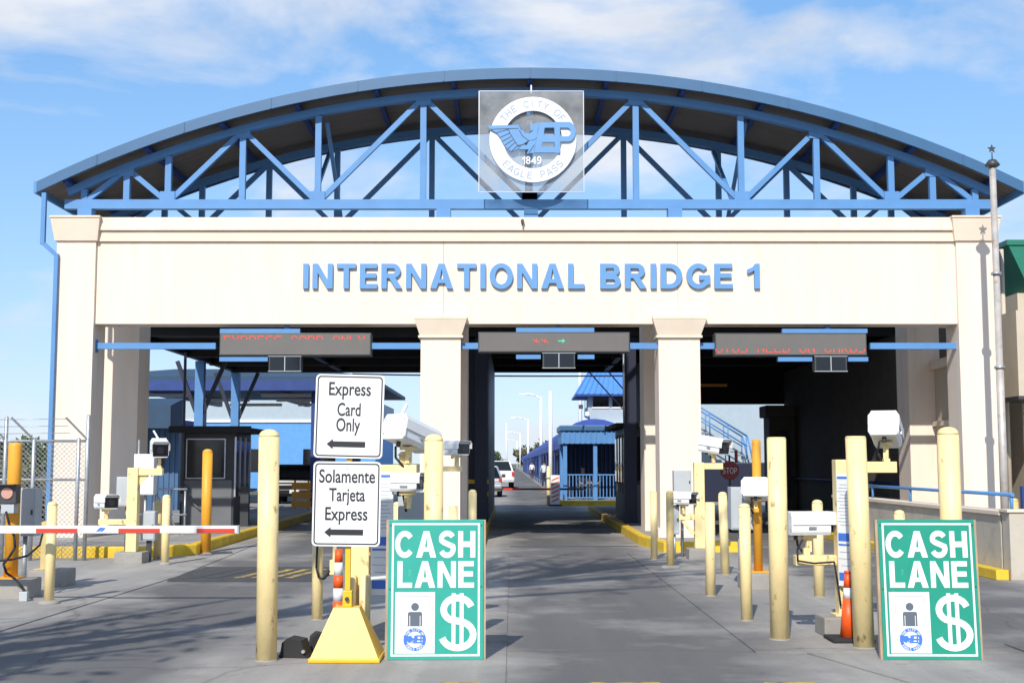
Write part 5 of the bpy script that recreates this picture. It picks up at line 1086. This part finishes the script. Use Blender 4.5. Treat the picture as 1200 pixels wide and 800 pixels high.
for y0, y1 in ((57.5, 110), (110.02, 180), (180.02, 330)):
    arcp = [(2.25+2.9*(1-math.cos(math.pi*i/n_))/2, 2.75+0.95*math.sin(math.pi*i/n_)) for i in range(n_+1)]
    for q in range(n_):
        a, c = arcp[q], arcp[q+1]; b.poly([(a[0], y0, a[1]), (c[0], y0, c[1]), (c[0], y1, c[1]), (a[0], y1, a[1])])
AW.addw('canvas', b, 'awning_blue')
AW.addw('valance', BX(2.22, 2.248, 57.5, 330, 2.4, 2.80), 'awning_blue'); AW.addw('end_panel', MB().loft([(x, 57.45, z) for x, z in arcp], [(x, 57.49, z) for x, z in arcp]), 'awning_blue')
for k in range(26): AW.addw('post', BX(2.20, 2.28, 60+8*k, 60.08+8*k, 0.141, 2.399), 'dark_blue')
for k in range(26): AW.addw('rear_post', BX(5.0, 5.1, 60+8*k, 60.1+8*k, 0.141, 2.7), 'dark_blue')
AW.addw('rear_screen', BX(5.12, 5.16, 67, 330, 0.141, 2.7), 'dark_blue')
def lamp(x, y, h, arm, label):
    t = T('street_lamp', label, 'street lamp', (x, y, 0), group='white street lamps on the bridge')
    t.add('pole', MB().lathe([(0.20, 0), (0.13, h), (0, h+0.02)], 12), 'paint_white')
    pts = [(0, 0, h-0.25), (-arm*0.35, 0, h+0.15), (-arm*0.75, 0, h+0.32), (-arm, 0, h+0.30)]
    t.add('arm', MB().path(pts, 0.09, 8), 'paint_white'); t.add('lamp_head', BX(-arm-0.75, -arm+0.05, -0.15, 0.15, h+0.2, h+0.36, bev=0.03), 'paint_white')
lamp(3.1, 137, 8.8, 1.6, 'nearest white street lamp on the bridge'); lamp(2.6, 207, 8.8, 2.1, 'second white street lamp along the bridge'); lamp(1.9, 300, 8.8, 2.3, 'third white street lamp along the bridge')
lamp(1.6, 400, 8.8, 2.6, 'farthest white street lamp along the bridge')
single('flag_pole', MB().lathe([(0.16, 0), (0.10, 14), (0, 14.02)], 12, (4.9, 92, 0)), 'paint_white', 'tall white flag pole left of the tower roof', 'pole')
single('flag_pole', MB().lathe([(0.11, 0), (0.09, 5.4), (0, 5.42)], 12, (1.98, 66, 0)), 'paint_white', 'short thick white pole left of the blue kiosk', 'pole')
single('flag_pole', MB().lathe([(0.16, 0), (0.10, 9), (0, 9.02)], 12, (-1.0, 230, 0)), 'paint_white', 'lone white pole on the left side of the bridge', 'pole')
t = T('lane_barrier', 'thin red and dark barrier arm beyond the middle lane', 'barrier', (2.2, 53.0, 0))
t.addw('arm', BX(-1.0, 2.9, 52.4, 52.45, 0.63, 0.71), 'dark_metal')
for x0, x1 in ((-0.35, 0.38), (1.15, 1.9)): t.addw('red_stripe', BX(x0, x1, 52.385, 52.399, 0.625, 0.715), 'red_paint')
t = T('marker_board', 'white board with faded orange hatching below the blue kiosk', 'sign', (1.75, 52.2, 0))
bd = t.addw('board', BX(1.57, 1.93, 52.18, 52.22, 0.06, 1.24), 'sign_white'); t.addw('foot', BX(1.5, 2.0, 52.0, 52.4, 0.001, 0.058), 'rubber')
for k in range(6): t.addw('hatch', MB().loft([(1.6, 52.17, 0.15+0.17*k), (1.6, 52.17, 0.2+0.17*k), (1.9, 52.17, 0.32+0.17*k), (1.9, 52.17, 0.27+0.17*k)], [(1.6, 52.178, 0.15+0.17*k), (1.6, 52.178, 0.2+0.17*k), (1.9, 52.178, 0.32+0.17*k), (1.9, 52.178, 0.27+0.17*k)]), 'cone_orange', bd)
bollard(1.5, 52.9, 1.6, 0.16, 'slim cream bollard beside the hatched marker board', 'cream', GS)
# pale building and stairs behind the right lane
PB = T('pale_building', 'pale blue-grey building with an outside stair beyond the right lane', 'building', (11, 66, 0))
PB.addw('wall', BX(8.0, 16, 66, 78, 0, 4.9), 'pale_wall'); PB.addw('parapet', BX(7.95, 16, 65.95, 78, 4.902, 5.2), 'paint_white')
for k in range(11): PB.addw('tread', BX(8.7+0.29*k, 9.02+0.29*k, 63.6, 64.8, 3.75-0.185*k, 3.80-0.185*k), 'galvanised')
PB.addw('landing', BX(11.9, 13.0, 63.6, 64.8, 1.70, 1.76), 'galvanised')
for y in (63.55, 64.85):
    PB.addw('stair_rail', MB().path([(8.6, y, 4.95), (11.65, y, 3.05), (12.0, y, 1.5)], 0.045, 8), 'blue_steel'); PB.addw('stair_rail', MB().path([(8.6, y, 4.45), (11.65, y, 2.55)], 0.035, 8), 'blue_steel')
    for k in range(4): PB.addw('baluster', MB().tube((8.9+0.9*k, y, 3.6-0.56*k), (8.9+0.9*k, y, 4.76-0.56*k), 0.035, n=8), 'blue_steel')
single('parked_container', MB().box(8.6, 13.5, 58, 60, 0.0, 1.75, bev=0.05), 'navy', 'dark navy container at the foot of the outside stair', 'container')

# ================================================================== VEHICLES
def wheel(t, x, y, r, w):
    o = t.add('wheel', MB().tube((x-w/2, y, r), (x+w/2, y, r), r, n=24), 'rubber')
    s = 1 if x > 0 else -1
    t.add('rim', MB().tube((x+s*(w/2+0.001), y, r), (x+s*(w/2+0.012), y, r), r*0.6, n=18), 'aluminium', o)
def car(name, label, loc, rzv, m, prof, cab, hw, hc, wheels, r, lights, cat):
    """prof: lower body side outline (y,z); cab: glasshouse outline; rear of the vehicle at y=0 facing -Y"""
    t = T(name, label, cat, loc, rzv)
    b2 = bmesh.new()
    A = [b2.verts.new((-hw, y, z)) for y, z in prof]; C = [b2.verts.new((hw, y, z)) for y, z in prof]
    for i in range(len(A)): b2.faces.new((A[i], A[(i+1) % len(A)], C[(i+1) % len(A)], C[i]))
    b2.faces.new(A[::-1]); b2.faces.new(C); bmesh.ops.bevel(b2, geom=list(b2.edges), offset=0.06, segments=2, affect='EDGES')
    t.add('body', MB().join(b2), m)
    zb = min(z for y, z in cab); zt = max(z for y, z in cab)
    wid = lambda z: hw-0.04 - (hw-hc)*(z-zb)/(zt-zb)
    g = MB().loft([(-wid(z), y, z) for y, z in cab], [(wid(z), y, z) for y, z in cab]); t.add('window_glass', g, 'glass_dark')
    top = [p for p in cab if p[1] > zt-0.05]; y0, y1 = min(p[0] for p in top), max(p[0] for p in top)
    t.add('roof_panel', BX(-hc+0.02, hc-0.02, y0-0.03, y1+0.03, zt-0.01, zt+0.05, bev=0.02), m)
    for p, q in zip(cab, cab[1:] + cab[:1]):
        if abs(p[1]-q[1]) > 0.2:
            for s in (-1, 1): t.add('pillar', MB().beam((s*(wid(p[1])-0.01), p[0], p[1]), (s*(wid(q[1])-0.01), q[0], q[1]), 0.10, 0.09, up=(1, 0, 0)), m)
    for x, y in wheels: wheel(t, x, y, r, 0.24)
    zl, hl = lights
    for s in (-1, 1): t.add('tail_light', BX(s*(hw-0.09)-0.085, s*(hw-0.09)+0.085, -0.03, 0.08, zl, zl+hl, bev=0.015), 'tail_red')
    t.add('rear_bumper', BX(-hw+0.02, hw-0.02, -0.12, 0.05, 0.42, 0.62, bev=0.03), 'grey_box' if cat == 'pickup' else m)
    t.add('number_plate', BX(-0.2, 0.2, -0.135, -0.122, 0.46, 0.6), 'lamp_white')
    for s in (-1, 1): t.add('mirror', BX(s*(hw+0.1)-0.1, s*(hw+0.1)+0.1, y1+0.35, y1+0.45, zb+0.02, zb+0.2, bev=0.02), 'dark_metal')
    return t
pick = car('pickup_truck', 'white pickup truck queueing beyond the middle lane barrier', (-0.82, 89.5, 0), R(2), 'car_white',
    [(0, 0.5), (0, 1.18), (2.1, 1.18), (2.15, 1.2), (4.1, 1.2), (5.4, 1.08), (5.6, 0.8), (5.55, 0.45), (0.2, 0.42)], [(2.2, 1.18), (2.4, 1.86), (3.5, 1.86), (4.2, 1.18)], 0.98, 0.76,
    [(-0.86, 1.2), (0.86, 1.2), (-0.86, 4.6), (0.86, 4.6)], 0.39, (0.82, 0.32), 'pickup')
pick_tail = bpy.data.objects
car('silver_car', 'silver car seen from behind at the left edge of the middle lane', (-1.38, 65.5, 0), R(1), 'car_silver',
    [(0, 0.4), (-0.03, 0.75), (0.1, 0.98), (3.3, 0.95), (4.3, 0.78), (4.35, 0.4), (4.2, 0.3), (0.1, 0.3)], [(0.12, 0.97), (0.7, 1.52), (2.4, 1.52), (3.2, 0.95)], 0.88, 0.66,
    [(-0.76, 0.85), (0.76, 0.85), (-0.76, 3.5), (0.76, 3.5)], 0.32, (0.78, 0.18), 'car')
car('black_car', 'black car parked in shade beyond the left lane', (-9.2, 54.5, 0), R(4), 'car_black',
    [(0, 0.45), (-0.03, 0.85), (0.05, 1.05), (3.4, 1.02), (4.4, 0.9), (4.5, 0.45), (4.3, 0.32), (0.1, 0.32)], [(0.1, 1.04), (0.35, 1.62), (2.5, 1.62), (3.3, 1.02)], 0.92, 0.72,
    [(-0.8, 0.9), (0.8, 0.9), (-0.8, 3.6), (0.8, 3.6)], 0.35, (0.85, 0.2), 'car')

# ================================================================== PEOPLE
def person(label, loc, rzv, pose, shirt, pants):
    t = T('person', label, 'person', loc, rzv)
    if pose == 'walk':
        V = {'pel': (0, 0, 0.93, 0.14), 'wai': (0, 0, 1.08, 0.125), 'che': (0, -0.02, 1.30, 0.145), 'nec': (0, -0.02, 1.47, 0.055), 'hd0': (0, -0.03, 1.55, 0.07), 'hd1': (0, -0.03, 1.64, 0.085), 'hd2': (0, -0.02, 1.71, 0.06),
             'shl': (-0.17, -0.01, 1.40, 0.06), 'ell': (-0.22, 0.10, 1.14, 0.042), 'wrl': (-0.21, 0.04, 0.90, 0.03), 'hal': (-0.20, 0.0, 0.82, 0.036), 'shr': (0.17, -0.01, 1.40, 0.06), 'elr': (0.23, -0.08, 1.15, 0.042), 'wrr': (0.21, -0.22, 0.95, 0.03), 'har': (0.20, -0.27, 0.89, 0.036),
             'hil': (-0.09, 0, 0.88, 0.095), 'knl': (-0.10, -0.16, 0.50, 0.062), 'anl': (-0.10, -0.22, 0.09, 0.042), 'tol': (-0.10, -0.38, 0.04, 0.035), 'hir': (0.09, 0, 0.88, 0.095), 'knr': (0.10, 0.05, 0.48, 0.062), 'anr': (0.10, 0.27, 0.13, 0.042), 'tor': (0.10, 0.16, 0.04, 0.035)}
    else:
        V = {'pel': (0, 0.05, 0.52, 0.15), 'wai': (0, 0.06, 0.68, 0.13), 'che': (0, 0.03, 0.92, 0.15), 'nec': (0, 0.0, 1.09, 0.055), 'hd0': (0, -0.02, 1.17, 0.07), 'hd1': (0, -0.02, 1.26, 0.085), 'hd2': (0, -0.01, 1.33, 0.06),
             'shl': (-0.17, 0.03, 1.02, 0.06), 'ell': (-0.22, -0.06, 0.76, 0.042), 'wrl': (-0.16, -0.28, 0.66, 0.03), 'hal': (-0.14, -0.36, 0.64, 0.036), 'shr': (0.17, 0.03, 1.02, 0.06), 'elr': (0.22, -0.06, 0.76, 0.042), 'wrr': (0.16, -0.28, 0.66, 0.03), 'har': (0.14, -0.36, 0.64, 0.036),
             'hil': (-0.1, 0.02, 0.52, 0.1), 'knl': (-0.12, -0.40, 0.52, 0.065), 'anl': (-0.12, -0.40, 0.09, 0.042), 'tol': (-0.12, -0.56, 0.04, 0.035), 'hir': (0.1, 0.02, 0.52, 0.1), 'knr': (0.12, -0.40, 0.52, 0.065), 'anr': (0.12, -0.40, 0.09, 0.042), 'tor': (0.12, -0.56, 0.04, 0.035)}
    Ed = ['pel wai', 'wai che', 'che nec', 'nec hd0', 'hd0 hd1', 'hd1 hd2', 'che shl', 'shl ell', 'ell wrl', 'wrl hal', 'che shr', 'shr elr', 'elr wrr', 'wrr har', 'pel hil', 'hil knl', 'knl anl', 'anl tol', 'pel hir', 'hir knr', 'knr anr', 'anr tor']
    for s_, hn, wn in (('l', 'hal', 'wrl'), ('r', 'har', 'wrr')):      # five fingers on each hand
        hv, wv = Vector(V[hn][:3]), Vector(V[wn][:3]); d = (hv-wv).normalized(); sd_ = Vector((0, 1, 0)) if pose == 'walk' else Vector((1, 0, 0))
        for k, (o_, L_) in enumerate(((-0.03, 0.06), (-0.01, 0.075), (0.01, 0.07), (0.03, 0.055))):
            V[f'f{s_}{k}'] = tuple(hv + d*(0.03+L_) + sd_*o_*1.3) + (0.009,); Ed.append(f'{hn} f{s_}{k}')
        V[f'f{s_}t'] = tuple(hv + d*0.02 + sd_*(-0.07)) + (0.010,); Ed.append(f'{hn} f{s_}t')
    names = list(V); me = bpy.data.meshes.new('p'); me.from_pydata([V[k][:3] for k in names], [tuple(names.index(q) for q in e.split()) for e in Ed], []); me.update()
    ob = bpy.data.objects.new('p', me); ob.modifiers.new('s', 'SKIN'); sv = me.skin_vertices[0].data if me.skin_vertices else None
    if sv is None:
        bm = bmesh.new(); bm.from_mesh(me); bm.verts.layers.skin.verify(); bm.to_mesh(me); bm.free(); sv = me.skin_vertices[0].data
    for i, k in enumerate(names): sv[i].radius = (V[k][3], V[k][3]); sv[i].use_root = (k == 'pel')
    sb = ob.modifiers.new('u', 'SUBSURF'); sb.levels = 1; sb.render_levels = 1
    body = _eval(ob)
    for mm in (shirt, pants, 'skin_tone', 'rubber'): body.materials.append(MT[mm])
    zs = V['wai'][2]-0.08; zn = V['nec'][2]+0.0
    keys = {0: ['che', 'wai', 'shl', 'shr', 'ell', 'elr'], 1: ['pel', 'hil', 'hir', 'knl', 'knr'], 2: ['hd0', 'hd1', 'hd2', 'hal', 'har', 'wrl', 'wrr'], 3: ['tol', 'tor']}
    for p in body.polygons:
        c = p.center; best = min(((c-Vector(V[k][:3])).length, mi) for mi, ks in keys.items() for k in ks); p.material_index = best[1]; p.use_smooth = True
        if best[1] == 0 and pose == 'walk' and c.z < zs and abs(c.x) < 0.17: p.material_index = 1
    o = t.add('body', body, shirt)
    hz = V['hd1']; hd = MB(); q = bmesh.new(); bmesh.ops.create_uvsphere(q, u_segments=14, v_segments=8, radius=0.098)
    bmesh.ops.delete(q, geom=[v for v in q.verts if v.co.z < -0.01 and v.co.y < 0.03], context='VERTS')
    hd.join(q, Matrix.Translation((hz[0], hz[1]+0.015, hz[2]+0.035))); t.add('hair', hd, 'hair')
    t.add('nose', MB().tube((hz[0], hz[1]-0.075, hz[2]+0.01), (hz[0], hz[1]-0.105, hz[2]-0.02), 0.008, 0.014, 8), 'skin_tone')
    for s in (-1, 1):
        t.add('ear', MB().tube((s*0.078, hz[1]+0.01, hz[2]-0.03), (s*0.085, hz[1]+0.01, hz[2]+0.02), 0.014, n=8), 'skin_tone'); t.add('eye', MB().tube((s*0.032, hz[1]-0.078, hz[2]+0.015), (s*0.032, hz[1]-0.086, hz[2]+0.015), 0.009, n=8), 'ink')
    t.add('mouth', BX(-0.022, 0.022, hz[1]-0.083, hz[1]-0.076, hz[2]-0.045, hz[2]-0.037), 'red_paint')
    return t
person('person in pale shirt and dark trousers walking under the blue awning', (2.15, 86, 0.141), R(175), 'walk', 'shirt_pale', 'cloth_dark')
person('person in white shirt walking farther along the walkway', (1.98, 128, 0.141), R(5), 'walk', 'shirt_white', 'cloth_dark')
for (x, y, rzv, sh, lb, cl) in ((3.02, 54.9, R(10), 'cloth_dark', 'person in dark clothes seated at left inside the blue kiosk', 'dark plain chair under the left seated person in the kiosk'), (3.62, 55.2, R(-15), 'icon_grey', 'person in grey top seated at right inside the blue kiosk', 'dark plain chair under the right seated person in the kiosk')):
    person(lb, (x, y, 0.23), rzv, 'sit', sh, 'cloth_dark')
    c = T('chair', cl, 'chair', (x, y, 0.2), rzv, 'chairs in the blue kiosk')
    c.add('seat', BX(-0.22, 0.22, -0.2, 0.24, 0.36, 0.40), 'dark_metal'); c.add('backrest', BX(-0.22, 0.22, 0.245, 0.275, 0.45, 0.85), 'dark_metal')
    for sx in (-0.19, 0.19):
        for sy in (-0.17, 0.25): c.add('leg', BX(sx-0.015, sx+0.015, sy-0.015, sy+0.015, 0, 0.359 if sy < 0 else 0.449), 'dark_metal')

# ================================================================== VEGETATION AND CABLES
def tree(label, x, y, h, rad, seed, lm='leaf', n=900, ls=0.35, trunk=0.12, group='background trees', crown_z=0.6, cat='tree'):
    rnd = random.Random(seed); t = T('tree' if cat == 'tree' else 'shrub', label, cat, (x, y, -0.03), 0, group)
    b = MB(); b.tube((0, 0, 0), (0.1, 0, h*0.45), trunk, trunk*0.7, 8); tips = []
    for k in range(7):
        a = rnd.uniform(0, 6.28); e = Vector((rad*0.65*math.cos(a), rad*0.65*math.sin(a), h*rnd.uniform(0.6, 0.95))); b.tube((0.1*rnd.random(), 0, h*rnd.uniform(0.25, 0.45)), e, trunk*0.5, trunk*0.15, 6); tips.append(e)
    t.add('trunk', b, 'bark')
    vs, fs = [], []
    cl = [(Vector((rnd.gauss(0, rad*0.42), rnd.gauss(0, rad*0.42), h*crown_z + rnd.gauss(0, h*0.16))), rad*rnd.uniform(0.22, 0.42)) for _ in range(14)] + [(q, rad*0.3) for q in tips]
    for i in range(n):
        c, r_ = rnd.choice(cl); d = Vector((rnd.gauss(0, 1), rnd.gauss(0, 1), rnd.gauss(0, 1))).normalized()*r_*rnd.random()**0.4; p = c+d
        if p.z < h*0.12: continue
        u = Vector((rnd.gauss(0, 1), rnd.gauss(0, 1), rnd.gauss(0, 1))).normalized(); v = u.orthogonal().normalized(); s = ls*rnd.uniform(0.5, 1.1); k = len(vs)
        vs += [p-u*s, p+v*s*0.45, p+u*s, p-v*s*0.45]; fs.append((k, k+1, k+2, k+3))
    me = bpy.data.meshes.new('crown'); me.from_pydata(vs, [], fs); t.add('crown', me, lm); return t
T_ = [(-15.2, 38, 1.5, 1.6, 'shrub'), (-13.2, 35, 1.2, 1.3, 'shrub'), (-18.6, 46, 1.8, 2.0, 'shrub')]
for i, (x, y, h, rd, c) in enumerate(T_): tree(['dusty green shrub farthest left behind the chain-link fence', 'low dusty shrub close behind the chain-link fence', 'taller grey-green shrub far behind the chain-link fence'][i], x, y, h, rd, 30+i, 'leaf_dry', 1500, 0.13, 0.05, 'shrubs behind the fence', 0.5, 'shrub')
far = [(-6, 330, 4.5, 4, 'leaf'), (-11, 300, 4, 4, 'leaf'), (4, 340, 5, 4, 'leaf_dry'), (8, 260, 5, 4, 'leaf_dry'), (-30, 220, 4.5, 6, 'leaf'), (-48, 230, 5, 7, 'leaf'), (-62, 210, 4, 6, 'leaf'), (-78, 215, 4.5, 7, 'leaf'), (-95, 240, 5, 7, 'leaf')]
fl = ['small round tree on the horizon left of the pickup', 'bushy tree on the horizon just above the silver car', 'pale tree above the far end of the blue awning', 'pale tree showing over the awning near the lamps', 'dark tree far behind the left canopy', 'broad dark tree seen far behind the left columns', 'dark tree far beyond the chain-link fence, right one', 'wide dark tree far beyond the chain-link fence, middle one', 'dark tree far beyond the chain-link fence, left one']
for i, (x, y, h, rd, lm) in enumerate(far): tree(fl[i], x, y, h, rd, 60+i, lm, 900, 0.8, 0.25)
def cable(pts, r, label):
    single('overhead_cable', MB().path(pts, r, 6), 'rubber', label, 'cable', 'black overhead cables')
def sag(a, c, s, n=10): return [tuple(Vector(a).lerp(Vector(c), i/n) - Vector((0, 0, s*4*(i/n)*(1-i/n)))) for i in range(n+1)]
cable(sag((-6, 48, 5.05), (9, 48, 5.05), 0.08), 0.03, 'black cable stretched level across the far end of the middle lane')
cable(sag((2.0, 49, 6.3), (6.0, 60, 3.4), 0.05), 0.03, 'upper slanting black cable before the blue tower roof')
cable(sag((2.9, 49, 6.2), (6.6, 60, 3.6), 0.05), 0.03, 'lower slanting black cable before the blue tower roof')

# ---- trees behind the camera whose shade dapples the lanes
def shade_tree(label, x, y, h, cx, cy, cz, rad, n, ls, seed):
    rnd = random.Random(seed); t = T('tree', label, 'tree', (x, y, -0.03), 0, 'trees behind the viewpoint')
    base = Vector((0, 0, 0)); top = Vector((cx-x, cy-y, cz)); b = MB()
    p = base; r0 = 0.20
    for k in range(6):
        q = base.lerp(top, (k+1)/6) + Vector((rnd.uniform(-0.15, 0.15), rnd.uniform(-0.15, 0.15), 0)); b.tube(p, q, r0, r0*0.86, 10); p = q; r0 *= 0.86
    tips = []
    for k in range(26):
        st = base.lerp(top, rnd.uniform(0.55, 1.0)); d = Vector((rnd.gauss(0, 1), rnd.gauss(0, 1), rnd.gauss(0.15, 0.45))).normalized(); e = top + d*rad*rnd.uniform(0.5, 1.0)
        mid = st.lerp(e, 0.5) + Vector((0, 0, 0.3)); b.tube(st, mid, 0.13, 0.09, 7); b.tube(mid, e, 0.09, 0.03, 7); tips += [e, mid.lerp(e, 0.5)]
        for j in range(4):
            e2 = mid.lerp(e, rnd.random()) ; d2 = Vector((rnd.gauss(0, 1), rnd.gauss(0, 1), rnd.gauss(0, 0.6))).normalized()*rad*0.3; b.tube(e2, e2+d2, 0.025, 0.008, 5); tips.append(e2+d2)
    t.add('trunk', b, 'bark'); vs, fs = [], []
    for i in range(n):
        c = rnd.choice(tips); pp = c + Vector((rnd.gauss(0, 1), rnd.gauss(0, 1), rnd.gauss(0, 1)))*rad*0.10
        u = Vector((rnd.gauss(0, 1), rnd.gauss(0, 1), rnd.gauss(0, 1))).normalized(); v = u.orthogonal().normalized(); sz = ls*rnd.uniform(0.5, 1.1); k = len(vs)
        vs += [pp-u*sz, pp+v*sz*0.45, pp+u*sz, pp-v*sz*0.45]; fs.append((k, k+1, k+2, k+3))
    me = bpy.data.meshes.new('crown'); me.from_pydata(vs, [], fs); t.add('crown', me, 'leaf')
shade_tree('tall sparse tree behind the viewpoint shading the middle lane', -9.0, 3.5, 14, -2.6, 4.2, 13.6, 3.0, 350, 0.16, 5)
shade_tree('lower sparse tree behind the viewpoint at the left', -8.8, 2.2, 9, -7.2, 3.2, 7.6, 2.8, 260, 0.16, 9)
